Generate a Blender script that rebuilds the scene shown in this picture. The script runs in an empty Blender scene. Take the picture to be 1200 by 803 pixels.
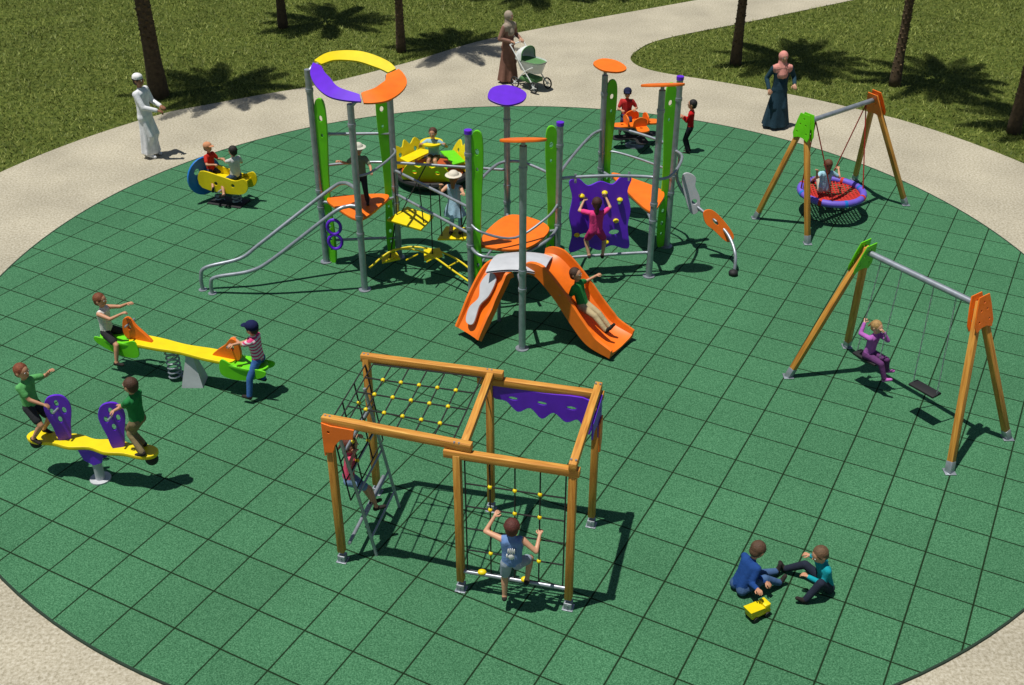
import bpy, bmesh, math, random
import numpy as np
from mathutils import Vector, Matrix, noise
random.seed(7); np.random.seed(7)
V=Vector
col=bpy.context.scene.collection
Z=V((0,0,1))

# ---------------------------------------------------------------- materials
def lin(c):
    out=[]
    for v in c:
        v=v/255.0
        out.append(v/12.92 if v<=0.04045 else ((v+0.055)/1.055)**2.4)
    return out
def newmat(name):
    m=bpy.data.materials.new(name); m.use_nodes=True
    nt=m.node_tree; b=nt.nodes["Principled BSDF"]
    return m,nt,b
def N(nt,t,**k):
    n=nt.nodes.new(t)
    for a,v in k.items(): setattr(n,a,v)
    return n
MC={}
def paint(name,rgb,rough=0.4,metal=0.0,k=0.72,nscale=6.0,namt=0.12,bump=0.0,bscale=60,spec=0.5):
    if name in MC: return MC[name]
    m,nt,b=newmat(name); L=nt.links
    c=[x*k for x in lin(rgb)]
    tc=N(nt,"ShaderNodeTexCoord"); no=N(nt,"ShaderNodeTexNoise"); no.inputs["Scale"].default_value=nscale; no.inputs["Detail"].default_value=5
    L.new(tc.outputs["Object"],no.inputs["Vector"])
    mr=N(nt,"ShaderNodeMapRange"); mr.inputs[1].default_value=.3; mr.inputs[2].default_value=.7; mr.inputs[3].default_value=1-namt; mr.inputs[4].default_value=1+namt*.6
    L.new(no.outputs["Fac"],mr.inputs[0])
    mx=N(nt,"ShaderNodeVectorMath",operation='SCALE'); mx.inputs[0].default_value=c
    L.new(mr.outputs[0],mx.inputs["Scale"]); L.new(mx.outputs[0],b.inputs["Base Color"])
    b.inputs["Roughness"].default_value=rough; b.inputs["Metallic"].default_value=metal
    b.inputs["Specular IOR Level"].default_value=spec
    if bump>0:
        n2=N(nt,"ShaderNodeTexNoise"); n2.inputs["Scale"].default_value=bscale; n2.inputs["Detail"].default_value=4
        L.new(tc.outputs["Object"],n2.inputs["Vector"])
        bp=N(nt,"ShaderNodeBump"); bp.inputs["Strength"].default_value=bump; bp.inputs["Distance"].default_value=.01
        L.new(n2.outputs["Fac"],bp.inputs["Height"]); L.new(bp.outputs[0],b.inputs["Normal"])
    MC[name]=m; return m
YEL=paint("hdpe_yellow",(254,228,0),.45,k=.76); ORG=paint("hdpe_orange",(254,122,22),.45,k=.84); GRN=paint("hdpe_lime",(112,224,18),.45,k=.8)
PUR=paint("hdpe_purple",(106,36,218),.45,k=.82); GREY=paint("galvanised_steel",(165,172,180),.42,.55,.9,12,.18)
DGREY=paint("grey_panel",(200,203,208),.5,k=.8); BLACK=paint("black_rubber",(30,30,32),.7); BLUE=paint("blue_panel",(30,130,220),.45)
ROPE=paint("black_rope",(38,38,36),.85,bump=.6,bscale=200); RROPE=paint("red_rope",(190,40,30),.8,bump=.5,bscale=200); RINGP=paint("basket_ring",(118,98,220),.6)
REDN=paint("red_net",(215,50,38),.8); WHITE=paint("white_plastic",(228,231,228),.5,k=.85)
def woodmat():
    m,nt,b=newmat("glulam_wood"); L=nt.links
    at=N(nt,"ShaderNodeAttribute",attribute_name="wuv")
    mp=N(nt,"ShaderNodeMapping"); mp.inputs["Scale"].default_value=(1.6,26,26)
    L.new(at.outputs["Vector"],mp.inputs["Vector"])
    no=N(nt,"ShaderNodeTexNoise"); no.inputs["Scale"].default_value=1.6; no.inputs["Detail"].default_value=6; no.inputs["Distortion"].default_value=.6
    L.new(mp.outputs[0],no.inputs["Vector"])
    cr=N(nt,"ShaderNodeValToRGB"); e=cr.color_ramp.elements
    def c(r,k=.8): return [x*k for x in lin(r)]+[1]
    e[0].position=.28; e[0].color=c((176,110,38)); e[1].position=.72; e[1].color=c((236,178,82))
    x=cr.color_ramp.elements.new(.5); x.color=c((214,148,58))
    L.new(no.outputs["Fac"],cr.inputs[0]); L.new(cr.outputs[0],b.inputs["Base Color"])
    bp=N(nt,"ShaderNodeBump"); bp.inputs["Strength"].default_value=.25; bp.inputs["Distance"].default_value=.004
    L.new(no.outputs["Fac"],bp.inputs["Height"]); L.new(bp.outputs[0],b.inputs["Normal"])
    b.inputs["Roughness"].default_value=.55
    return m
WOOD=woodmat()
TILE=0.62; TANG=math.radians(28)
def rubbermat():
    m,nt,b=newmat("rubber_tiles"); L=nt.links
    tc=N(nt,"ShaderNodeTexCoord"); mp=N(nt,"ShaderNodeMapping"); mp.inputs["Rotation"].default_value=(0,0,TANG); mp.inputs["Scale"].default_value=(1/TILE,)*3
    L.new(tc.outputs["Object"],mp.inputs["Vector"])
    fr=N(nt,"ShaderNodeVectorMath",operation='FRACTION'); L.new(mp.outputs[0],fr.inputs[0])
    fl=N(nt,"ShaderNodeVectorMath",operation='FLOOR'); L.new(mp.outputs[0],fl.inputs[0])
    wn=N(nt,"ShaderNodeTexWhiteNoise",noise_dimensions='3D'); L.new(fl.outputs[0],wn.inputs["Vector"])
    sb=N(nt,"ShaderNodeVectorMath",operation='SUBTRACT'); L.new(fr.outputs[0],sb.inputs[0]); sb.inputs[1].default_value=(.5,.5,.5)
    ab=N(nt,"ShaderNodeVectorMath",operation='ABSOLUTE'); L.new(sb.outputs[0],ab.inputs[0])
    sx=N(nt,"ShaderNodeSeparateXYZ"); L.new(ab.outputs[0],sx.inputs[0])
    mxx=N(nt,"ShaderNodeMath",operation='MAXIMUM'); L.new(sx.outputs[0],mxx.inputs[0]); L.new(sx.outputs[1],mxx.inputs[1])
    mr=N(nt,"ShaderNodeMapRange"); mr.inputs[1].default_value=.478; mr.inputs[2].default_value=.492; L.new(mxx.outputs[0],mr.inputs[0])
    n1=N(nt,"ShaderNodeTexNoise"); n1.inputs["Scale"].default_value=62; n1.inputs["Detail"].default_value=4; n1.inputs["Roughness"].default_value=.7
    L.new(tc.outputs["Object"],n1.inputs["Vector"])
    cr=N(nt,"ShaderNodeValToRGB"); e=cr.color_ramp.elements
    def c(r,k=.74): return [x*k for x in lin(r)]+[1]
    e[0].position=.34; e[0].color=c((48,92,62)); e[1].position=.68; e[1].color=c((104,158,118))
    x=e.new(.5); x.color=c((70,126,88))
    L.new(n1.outputs["Fac"],cr.inputs[0])
    n2=N(nt,"ShaderNodeTexNoise"); n2.inputs["Scale"].default_value=.5; n2.inputs["Detail"].default_value=5; L.new(tc.outputs["Object"],n2.inputs["Vector"])
    ad=N(nt,"ShaderNodeMath",operation='ADD'); L.new(n2.outputs["Fac"],ad.inputs[0])
    ml=N(nt,"ShaderNodeMath",operation='MULTIPLY'); ml.inputs[1].default_value=.22; L.new(wn.outputs["Value"],ml.inputs[0]); L.new(ml.outputs[0],ad.inputs[1])
    mr2=N(nt,"ShaderNodeMapRange"); mr2.inputs[1].default_value=.35; mr2.inputs[2].default_value=.85; mr2.inputs[3].default_value=.88; mr2.inputs[4].default_value=1.1; L.new(ad.outputs[0],mr2.inputs[0])
    sc=N(nt,"ShaderNodeVectorMath",operation='SCALE'); L.new(cr.outputs[0],sc.inputs[0]); L.new(mr2.outputs[0],sc.inputs["Scale"])
    mx=N(nt,"ShaderNodeMixRGB"); mx.inputs[2].default_value=c((24,42,20)); L.new(mr.outputs[0],mx.inputs[0]); L.new(sc.outputs[0],mx.inputs[1])
    L.new(mx.outputs[0],b.inputs["Base Color"]); b.inputs["Roughness"].default_value=.9; b.inputs["Specular IOR Level"].default_value=.12
    sub=N(nt,"ShaderNodeMath",operation='SUBTRACT'); L.new(n1.outputs["Fac"],sub.inputs[0]); L.new(mr.outputs[0],sub.inputs[1])
    bp=N(nt,"ShaderNodeBump"); bp.inputs["Strength"].default_value=.4; bp.inputs["Distance"].default_value=.008
    L.new(sub.outputs[0],bp.inputs["Height"]); L.new(bp.outputs[0],b.inputs["Normal"])
    return m
def groundmat(name,c0,c1,c2,s1,s2,k=.74,bump=.4):
    m,nt,b=newmat(name); L=nt.links
    tc=N(nt,"ShaderNodeTexCoord")
    n1=N(nt,"ShaderNodeTexNoise"); n1.inputs["Scale"].default_value=s1; n1.inputs["Detail"].default_value=7; n1.inputs["Roughness"].default_value=.7
    n2=N(nt,"ShaderNodeTexNoise"); n2.inputs["Scale"].default_value=s2; n2.inputs["Detail"].default_value=5
    for n in (n1,n2): L.new(tc.outputs["Object"],n.inputs["Vector"])
    cr=N(nt,"ShaderNodeValToRGB"); e=cr.color_ramp.elements
    def c(r): return [x*k for x in lin(r)]+[1]
    e[0].position=.34; e[0].color=c(c0); e[1].position=.68; e[1].color=c(c2); x=e.new(.5); x.color=c(c1)
    L.new(n1.outputs["Fac"],cr.inputs[0])
    mr=N(nt,"ShaderNodeMapRange"); mr.inputs[1].default_value=.3; mr.inputs[2].default_value=.7; mr.inputs[3].default_value=.85; mr.inputs[4].default_value=1.1; L.new(n2.outputs["Fac"],mr.inputs[0])
    sc=N(nt,"ShaderNodeVectorMath",operation='SCALE'); L.new(cr.outputs[0],sc.inputs[0]); L.new(mr.outputs[0],sc.inputs["Scale"])
    L.new(sc.outputs[0],b.inputs["Base Color"]); b.inputs["Roughness"].default_value=.95; b.inputs["Specular IOR Level"].default_value=.15
    bp=N(nt,"ShaderNodeBump"); bp.inputs["Strength"].default_value=bump; bp.inputs["Distance"].default_value=.02
    L.new(n1.outputs["Fac"],bp.inputs["Height"]); L.new(bp.outputs[0],b.inputs["Normal"])
    return m
def islandmat(name,ca,cb,k=.8,rough=.6):
    m,nt,b=newmat(name); L=nt.links
    g=N(nt,"ShaderNodeNewGeometry"); cr=N(nt,"ShaderNodeValToRGB"); e=cr.color_ramp.elements
    e[0].color=[x*k for x in lin(ca)]+[1]; e[1].color=[x*k for x in lin(cb)]+[1]
    L.new(g.outputs["Random Per Island"],cr.inputs[0]); 
    no=N(nt,"ShaderNodeTexNoise"); no.inputs["Scale"].default_value=.9; no.inputs["Detail"].default_value=5; tc=N(nt,"ShaderNodeTexCoord"); L.new(tc.outputs["Object"],no.inputs["Vector"])
    mr=N(nt,"ShaderNodeMapRange"); mr.inputs[1].default_value=.3; mr.inputs[2].default_value=.7; mr.inputs[3].default_value=.7; mr.inputs[4].default_value=1.2; L.new(no.outputs["Fac"],mr.inputs[0])
    sc=N(nt,"ShaderNodeVectorMath",operation='SCALE'); L.new(cr.outputs[0],sc.inputs[0]); L.new(mr.outputs[0],sc.inputs["Scale"])
    L.new(sc.outputs[0],b.inputs["Base Color"]); b.inputs["Roughness"].default_value=rough; b.inputs["Specular IOR Level"].default_value=.25
    return m

# ---------------------------------------------------------------- mesh helpers
def frames(pts,closed=False):
    n=len(pts); T=[]
    for i in range(n):
        a=pts[(i-1)%n] if (closed or i>0) else pts[0]; b=pts[(i+1)%n] if (closed or i<n-1) else pts[-1]
        t=(b-a); T.append(t.normalized() if t.length>1e-9 else V((0,0,1)))
    u=T[0].cross(Z)
    if u.length<.1: u=T[0].cross(V((1,0,0)))
    u.normalize(); U=[]
    for t in T:
        u=u-t*u.dot(t); u.normalize(); U.append(u.copy())
    return T,U
def catmull(pts,n=6,closed=False):
    P=[V(p) for p in pts]; m=len(P); out=[]
    rng=m if closed else m-1
    for i in range(rng):
        p0=P[(i-1)%m] if (closed or i>0) else P[0]; p1=P[i]; p2=P[(i+1)%m]; p3=P[(i+2)%m] if (closed or i<m-2) else P[-1]
        for j in range(n):
            t=j/n
            out.append(0.5*((2*p1)+(p2-p0)*t+(2*p0-5*p1+4*p2-p3)*t*t+(3*p1-p0-3*p2+p3)*t**3))
    if not closed: out.append(P[-1])
    return out
class MB:
    def __init__(s): s.v=[]; s.f=[]; s.uv=[]
    def add(s,v,f,uv=None):
        o=len(s.v); s.v+= [V(x) for x in v]; s.f+=[[i+o for i in q] for q in f]
        s.uv+= (uv if uv else [tuple(x) for x in v])
    def tube(s,pts,r,seg=10,closed=False,sm=0,cap=True):
        pts=[V(p) for p in pts]
        if sm: pts=catmull(pts,sm,closed)
        n=len(pts); rr=r if isinstance(r,(list,tuple)) else None
        T,U=frames(pts,closed); v=[]; f=[]
        for i in range(n):
            if rr: x=i/(n-1)*(len(rr)-1); k=min(int(x),len(rr)-2); R=rr[k]+(rr[k+1]-rr[k])*(x-k)
            else: R=r
            w=T[i].cross(U[i])
            for j in range(seg):
                a=2*math.pi*j/seg; v.append(pts[i]+U[i]*math.cos(a)*R+w*math.sin(a)*R)
        m=n if closed else n-1
        for i in range(m):
            for j in range(seg):
                a=i*seg+j; b=i*seg+(j+1)%seg; c=((i+1)%n)*seg+(j+1)%seg; d=((i+1)%n)*seg+j
                f.append((a,b,c,d))
        if cap and not closed: f.append(tuple(range(seg))[::-1]); f.append(tuple((n-1)*seg+j for j in range(seg)))
        s.add(v,f)
    def cyl(s,a,b,r,seg=14): s.tube([a,b],r,seg)
    def box(s,M,sx,sy,sz,bev=.006):
        bm=bmesh.new(); bmesh.ops.create_cube(bm,size=1); bmesh.ops.scale(bm,vec=(sx,sy,sz),verts=bm.verts)
        if bev>0: bmesh.ops.bevel(bm,geom=list(bm.edges),offset=bev,segments=2,affect='EDGES',profile=.5)
        o=random.uniform(0,30)
        bm.verts.ensure_lookup_table()
        L=[v.co.copy() for v in bm.verts]; ax=max(range(3),key=lambda i:(sx,sy,sz)[i])
        uv=[]
        for c in L:
            t=(c[ax],c[(ax+1)%3],c[(ax+2)%3]); uv.append((t[0]+o,t[1]+o,t[2]+o))
        s.add([M@c for c in L],[[v.index for v in f.verts] for f in bm.faces],uv); bm.free()
    def beam(s,a,b,w,h=None,bev=.008,up=Z):
        a=V(a); b=V(b); h=h or w; d=b-a; t=d.normalized(); x=t.cross(up)
        if x.length<.05: x=V((1,0,0)) if up==Z else t.cross(V((1,0,0)))
        x.normalize()
        M=Matrix((x,t,x.cross(t))).transposed().to_4x4(); M.translation=(a+b)/2
        s.box(M,w,d.length,h,bev)
    def plate(s,outline,M,th=.02,holes=(),bev=.004,sm=0):
        cu=bpy.data.curves.new("t",'CURVE'); cu.dimensions='2D'; cu.fill_mode='BOTH'; cu.extrude=th/2-bev; cu.bevel_depth=bev; cu.bevel_resolution=1
        for k,o in enumerate([outline]+list(holes)):
            p=[V((q[0],q[1],0)) for q in o]
            if sm and len(o)<16: p=catmull(p,sm,True)
            sp=cu.splines.new('POLY'); sp.points.add(len(p)-1)
            for i,q in enumerate(p): sp.points[i].co=(q[0],q[1],0,1)
            sp.use_cyclic_u=True
        ob=bpy.data.objects.new("t",cu); col.objects.link(ob); dg=bpy.context.evaluated_depsgraph_get(); e=ob.evaluated_get(dg); me=e.to_mesh()
        s.add([M@v.co for v in me.vertices],[list(p.vertices) for p in me.polygons]); e.to_mesh_clear()
        bpy.data.objects.remove(ob); bpy.data.curves.remove(cu)
    def ell(s,c,r,M=None,seg=16,rings=10):
        c=V(c); r=V(r) if not isinstance(r,(int,float)) else V((r,r,r)); M=M or Matrix.Identity(3)
        v=[c+M@V((0,0,r.z))]; f=[]
        for i in range(1,rings):
            t=math.pi*i/rings
            for j in range(seg):
                a=2*math.pi*j/seg; v.append(c+M@V((r.x*math.sin(t)*math.cos(a),r.y*math.sin(t)*math.sin(a),r.z*math.cos(t))))
        v.append(c-M@V((0,0,r.z)))
        for j in range(seg): f.append((0,1+j,1+(j+1)%seg)); f.append((len(v)-1,1+(rings-2)*seg+(j+1)%seg,1+(rings-2)*seg+j))
        for i in range(rings-2):
            for j in range(seg): f.append((1+i*seg+j,1+(i+1)*seg+j,1+(i+1)*seg+(j+1)%seg,1+i*seg+(j+1)%seg))
        s.add(v,f)
    def grid(s,P):
        n=len(P); m=len(P[0]); v=[q for r in P for q in r]; f=[(i*m+j,i*m+j+1,(i+1)*m+j+1,(i+1)*m+j) for i in range(n-1) for j in range(m-1)]
        s.add(v,f)
def frame(o,x,y):
    x=V(x).normalized(); y=V(y); y=(y-x*x.dot(y)).normalized(); z=x.cross(y)
    M=Matrix((x,y,z)).transposed().to_4x4(); M.translation=V(o); return M
class Thing:
    def __init__(s,name,loc):
        s.e=bpy.data.objects.new(name,None); s.e.empty_display_size=.3; s.e.location=loc; col.objects.link(s.e); s.loc=V(loc); s.parts={}
    def p(s,name,mat):
        k=(name,mat.name)
        if k not in s.parts: s.parts[k]=(MB(),mat)
        return s.parts[k][0]
    def done(s,ang=38):
        for (n,_),(b,mat) in s.parts.items():
            if not b.v: continue
            me=bpy.data.meshes.new(n); me.from_pydata([v-s.loc for v in b.v],[],b.f); me.materials.append(mat)
            at=me.attributes.new("wuv",'FLOAT_VECTOR','POINT'); at.data.foreach_set("vector",np.array(b.uv,dtype=np.float32).ravel())
            me.polygons.foreach_set("use_smooth",[True]*len(me.polygons)); me.set_sharp_from_angle(angle=math.radians(ang))
            o=bpy.data.objects.new(n,me); col.objects.link(o); o.parent=s.e
        return s.e
def rawobj(name,v,f,mat,smooth=False):
    me=bpy.data.meshes.new(name); me.from_pydata([tuple(x) for x in v],[],f); me.materials.append(mat)
    o=bpy.data.objects.new(name,me); col.objects.link(o)
    if smooth: me.polygons.foreach_set("use_smooth",[True]*len(me.polygons))
    return o

# ---------------------------------------------------------------- ground
CX,CY,R0,R1=.2,15.6,8.68,11.5
gmat=groundmat("lawn_soil",(56,70,24),(86,100,38),(118,124,58),7,.6)
rawobj("lawn_ground",[(-300,-200,-.012),(300,-200,-.012),(300,400,-.012),(-300,400,-.012)],[(0,1,2,3)],gmat)
pmat=groundmat("sand_concrete",(152,144,122),(188,180,158),(214,208,190),26,.8,.78,.3)
arc=[]
a0=43.8; a1=132.9-360
for i in range(121):
    a=math.radians(a0+(a1-a0)*i/120); arc.append((CX+R1*math.cos(a),CY+R1*math.sin(a)))
left=[(-5.93,25.05),(-4.45,25.9),(-2.57,27.5),(-.90,29.2),(1.17,30.65),(4.98,32.97),(6.65,34.01),(14,38.6),(45,58)]
right=[(45,54.5),(14,35.8),(10.03,33.25),(6.63,31.06),(4.08,29.48),(3.25,28.5),(3.0,27.6),(3.5,26.8),(5.09,25.95),(6.89,24.85)]
L2=[(p.x,p.y) for p in catmull([V((x,y,0)) for x,y in [arc[-1]]+left],6)][1:]
R2=[(p.x,p.y) for p in catmull([V((x,y,0)) for x,y in right+[arc[0]]],6)][:-1]
outline=arc+L2+R2
bm=bmesh.new(); vs=[bm.verts.new((x,y,0)) for x,y in outline]; bm.edges.ensure_lookup_table()
es=[bm.edges.new((vs[i],vs[(i+1)%len(vs)])) for i in range(len(vs))]
bmesh.ops.triangle_fill(bm,use_beauty=True,edges=es)
for f in bm.faces:
    f.normal_update()
    if f.normal.z<0: f.normal_flip()
me=bpy.data.meshes.new("footpath"); bm.to_mesh(me); bm.free(); me.materials.append(pmat); o=bpy.data.objects.new("footpath",me); col.objects.link(o)
rub=rubbermat(); T=Thing("rubber_play_surface",(CX,CY,0))
n=160; b=T.p("tile_surface",rub)
ring=[V((CX+R0*math.cos(2*math.pi*i/n),CY+R0*math.sin(2*math.pi*i/n),.02)) for i in range(n)]
b.add([V((CX,CY,.02))]+ring,[(0,1+i,1+(i+1)%n) for i in range(n)])
b=T.p("edging",paint("edge_rubber",(34,58,42),.9))
for i in range(n):
    a=2*math.pi*i/n; c=2*math.pi*(i+1)/n
    q=[V((CX+r*math.cos(t),CY+r*math.sin(t),z)) for t in (a,c) for r,z in ((R0+.022,-.005),(R0+.018,.024),(R0-.005,.024),(R0-.005,.0))]
    b.add(q,[(0,4,5,1),(1,5,6,2),(2,6,7,3)])
T.done()
def inpoly(px,py,poly):
    inside=np.zeros(len(px),bool); n=len(poly); j=n-1
    for i in range(n):
        xi,yi=poly[i]; xj,yj=poly[j]
        if yi!=yj:
            c=((yi>py)!=(yj>py))&(px<(xj-xi)*(py-yi)/(yj-yi)+xi); inside^=c
        j=i
    return inside
nb=380000
gx=np.random.uniform(-19,20,nb); gy=np.random.uniform(17.5,42,nb)
keep=(~inpoly(gx,gy,outline))&(np.abs(gx)<gy*.56+3)
gx=gx[keep]; gy=gy[keep]; nb=len(gx)
cl=np.sin(gx*3.1+np.sin(gy*2.3))*np.cos(gy*2.7+gx*.7)*.3+1
ln=np.random.uniform(.02,.065,nb)*cl; az=np.random.uniform(0,6.283,nb); wd=np.random.uniform(.006,.014,nb); be=np.random.uniform(.6,1.8,nb)*ln
bx,by=np.cos(az),np.sin(az); pa=np.random.uniform(0,6.283,nb); wx,wy=np.cos(pa)*wd,np.sin(pa)*wd
vv=np.empty((nb*3,3),np.float32)
vv[0::3]=np.stack([gx-wx,gy-wy,np.full(nb,-.012)],1); vv[1::3]=np.stack([gx+wx,gy+wy,np.full(nb,-.012)],1); vv[2::3]=np.stack([gx+bx*be,gy+by*be,ln],1)
me=bpy.data.meshes.new("grass"); me.vertices.add(nb*3); me.vertices.foreach_set("co",vv.ravel()); me.loops.add(nb*3); me.loops.foreach_set("vertex_index",np.arange(nb*3,dtype=np.int32))
me.polygons.add(nb); me.polygons.foreach_set("loop_start",np.arange(0,nb*3,3,dtype=np.int32)); me.update(calc_edges=True); me.validate()
me.materials.append(islandmat("grass_blades",(76,96,30),(156,164,82),.87)); o=bpy.data.objects.new("grass",me); col.objects.link(o)

# ---------------------------------------------------------------- palms
bark=paint("palm_bark",(96,78,56),.95,bump=.8,bscale=40,namt=.35,nscale=14); bark2=islandmat("palm_boots",(74,58,40),(134,112,82),.8,.9)
leafm=islandmat("palm_leaf",(44,74,22),(98,122,48),.75,.5)
def palm_meshes(h,seed,tr=1.0):
    rnd=random.Random(seed); b=MB(); lean=V((rnd.uniform(-.15,.15),rnd.uniform(-.1,.1),0))
    def ax(t): return lean*(t*t)+V((0,0,h*t))
    b.tube([ax(i/24)-V((0,0,.1 if i==0 else 0)) for i in range(25)],[x*tr for x in (.24,.18,.16,.15,.14,.14,.17)],14)
    k=MB(); ns=int(h*62)
    for i in range(ns):
        t=i/ns; a=i*2.39996; c=ax(t); r=(.155 if t>.1 else .18)*tr; d=V((math.cos(a),math.sin(a),0)); w=V((-d.y,d.x,0))*tr
        s=rnd.uniform(.8,1.25); p=c+d*(r-.03)
        k.add([p-w*.05*s,p+w*.05*s,p+d*.055*s+w*.025+V((0,0,.085*s)),p+d*.055*s-w*.025+V((0,0,.085*s)),p-w*.04+V((0,0,.11*s)),p+w*.04+V((0,0,.11*s))],[(0,1,2,3),(3,2,5,4),(0,3,4),(1,5,2)])
    f=MB(); top=ax(1)
    for i in range(27):
        a=i*2.39996+rnd.uniform(-.2,.2); el=math.radians(rnd.choice([72,50,35,20,5])+rnd.uniform(-8,8)); Lf=rnd.uniform(1.7,2.3)
        d=V((math.cos(a),math.sin(a),0)); pts=[]; p=top+d*.08; e=el
        for j in range(15):
            pts.append(p.copy()); p=p+(d*math.cos(e)+Z*math.sin(e))*(Lf/14); e-=math.radians(4.6+j*.3)
        f.tube(pts,[.022,.014,.004],5)
        side=V((-d.y,d.x,0))
        q=catmull(pts,4)
        for j in range(6,len(q)-1):
            t=(q[j+1]-q[j]).normalized(); s=j/len(q); ll=.36*math.sin(math.pi*min(1,.18+s*.8))+.05
            for sd in (-1,1):
                dr=(side*sd*.8+t*.75+Z*rnd.uniform(-.25,.15)).normalized(); m=q[j]+dr*ll*.5; tip=q[j]+dr*ll-Z*rnd.uniform(.02,.1)
                ww=t*.014
                f.add([q[j]-ww,q[j]+ww,m+ww*1.1,tip,m-ww*1.1],[(0,1,2,4),(4,2,3)])
    out=[]
    for n_,mb,mt in (("trunk",b,bark),("leaf_bases",k,bark2),("crown",f,leafm)):
        me=bpy.data.meshes.new(n_); me.from_pydata(mb.v,[],mb.f); me.materials.append(mt)
        if n_=="trunk": me.polygons.foreach_set("use_smooth",[True]*len(me.polygons))
        out.append(me)
    return out
PM=[palm_meshes(5.2,1,.98),palm_meshes(5.0,2,.62),palm_meshes(5.1,3,.6)]
for i,(x,y,s,m_) in enumerate([(-8.17,25.01,1.05,0),(-6.25,30.49,1.0,1),(-2.85,28.38,.94,2),(5.57,27.35,1.04,1),(9.07,25.76,1.0,2),(10.75,22.75,1.08,1),(-.9,33.6,1.05,2),(1.4,34.4,1.1,1)]):
    e=bpy.data.objects.new("palm_tree",None); col.objects.link(e); e.location=(x,y,-.01); e.rotation_euler=(0,0,i*1.7); e.scale=(s,s,s)
    for me in PM[m_]:
        o=bpy.data.objects.new(me.name,me); col.objects.link(o); o.parent=e

# ---------------------------------------------------------------- central climbing structure
S=Thing("playground_climbing_structure",(0,16,0))
post=S.p("posts",GREY); cap=S.p("post_caps",PUR); fins=S.p("fin_panels",GRN); rail=S.p("rails",GREY)
P1=V((-3.14,16.79,0));P2=V((-2.38,15.82,0));P3=V((-1.92,16.95,0));P4=V((-.64,15.43,0));P5=V((.15,14.04,0));P7=V((.73,16.14,0));P8=V((-.08,17.0,0));P9=V((1.57,18.4,0));P10=V((2.26,16.28,0));P11=V((2.68,17.36,0))
for P,h,c in ((P1,3.35,0),(P2,3.15,0),(P3,3.2,0),(P4,2.85,1),(P5,3.22,0),(P7,2.7,1),(P8,2.78,0),(P9,2.72,0),(P10,3.2,0),(P11,3.0,1)):
    post.cyl(P,P+Z*h,.052,18); post.cyl(P+Z*.02,P+Z*.035,.1,18)
    if c: cap.cyl(P+Z*(h-.005),P+Z*(h+.05),.06,18)
    for zz in (1.0,1.3,h-.35): post.cyl(P+Z*zz,P+Z*(zz+.05),.062,18)
def fin(P,dx,z0,z1,flip=1,rot=0):
    h=z1-z0; W=.78
    o=[(0,0),(.13,.0),(.16,h*.15),(.13,h*.35),(.14,h*.55),(.2,h*.85),(.17,h*1.0),(.0,h*.99),(-.02,h*.8),(-.01,h*.5),(0,h*.2)]
    o=[(x*flip*W,y) for x,y in o]
    if flip<0: o=o[::-1]
    hs=[]
    for t,r in ((.08,.022),(.15,.028),(.23,.028),(.31,.022),(.9,.034),(.8,.022)):
        cx=(.07*flip if t<.5 else .09*flip)*W
        hs.append([(cx+r*math.cos(a*math.pi/5),h*t+r*1.6*math.sin(a*math.pi/5)) for a in range(10)])
    fins.plate(o,frame(P+V((dx,-.0,z0)),(math.cos(rot),math.sin(rot),0),Z),.05,hs,sm=5)
    for zz in (.5,1.4,h-.2): rail.cyl(P+Z*(z0+zz),P+V((dx+.04*flip,0,z0+zz)),.02)
fin(P1,.07,.05,2.85,1,-.2); fin(P3,-.07,.1,2.95,-1,.2); fin(P4,.06,.05,2.85,1,-.15); fin(P7,-.06,.05,2.65,-1,.1); fin(P9,.06,.05,2.6,1,.1); fin(P11,-.06,.05,2.9,-1,.1)
for zz in (.45,.72): S.p("loop_holds",PUR).tube([P1+V((.2+.11*math.cos(a),-.1,zz+.13*math.sin(a))) for a in [k*math.pi/8 for k in range(16)]],.028,8,closed=True)
def band(name,mat,pts,wid):
    q=catmull(pts,8); n=len(q); c=V((-2.4,16.55,0)); b=S.p(name,mat); v=[]; f=[]
    for i,p in enumerate(q):
        t=i/(n-1); w=wid*(.6+.4*math.sin(math.pi*t)); d=(V((p.x,p.y,0))-c).normalized(); wv=(d+Z*.42*d.y).normalized()
        tg=(q[min(i+1,n-1)]-q[max(i-1,0)]).normalized(); up=tg.cross(wv).normalized(); up=up if up.z>0 else -up
        for s1,s2 in ((-1,-1),(1,-1),(1,1),(-1,1)): v.append(p+wv*w*.5*s1+up*.016*s2)
    for i in range(n-1):
        for j in range(4): f.append((i*4+j,i*4+(j+1)%4,i*4+4+(j+1)%4,i*4+4+j))
    f+=[(0,1,2,3),(n*4-1,n*4-2,n*4-3,n*4-4)]
    b.add(v,f)
A=V((-3.0,16.95,3.40)); B_=V((-1.86,16.9,3.27)); C_=V((-2.22,15.8,3.24))
band("roof_arc_yellow",YEL,[A,V((-2.8,17.2,3.42)),V((-2.4,17.25,3.40)),V((-2.02,17.08,3.33)),B_+V((-.0,.05,0))],.24)
band("roof_arc_purple",PUR,[A+V((0,-.07,-.01)),V((-2.92,16.5,3.34)),V((-2.64,16.0,3.27)),C_],.26)
band("roof_arc_orange",ORG,[C_+V((.03,.0,0)),V((-1.92,15.95,3.25)),V((-1.76,16.45,3.25)),B_+V((.02,-.01,0))],.36)
for P,q in ((P1+Z*3.3,A),(P2+Z*3.1,C_),(P3+Z*3.15,B_)): rail.tube([P,(P+q)/2+Z*.02,q-Z*.02],.03,10)
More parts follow.
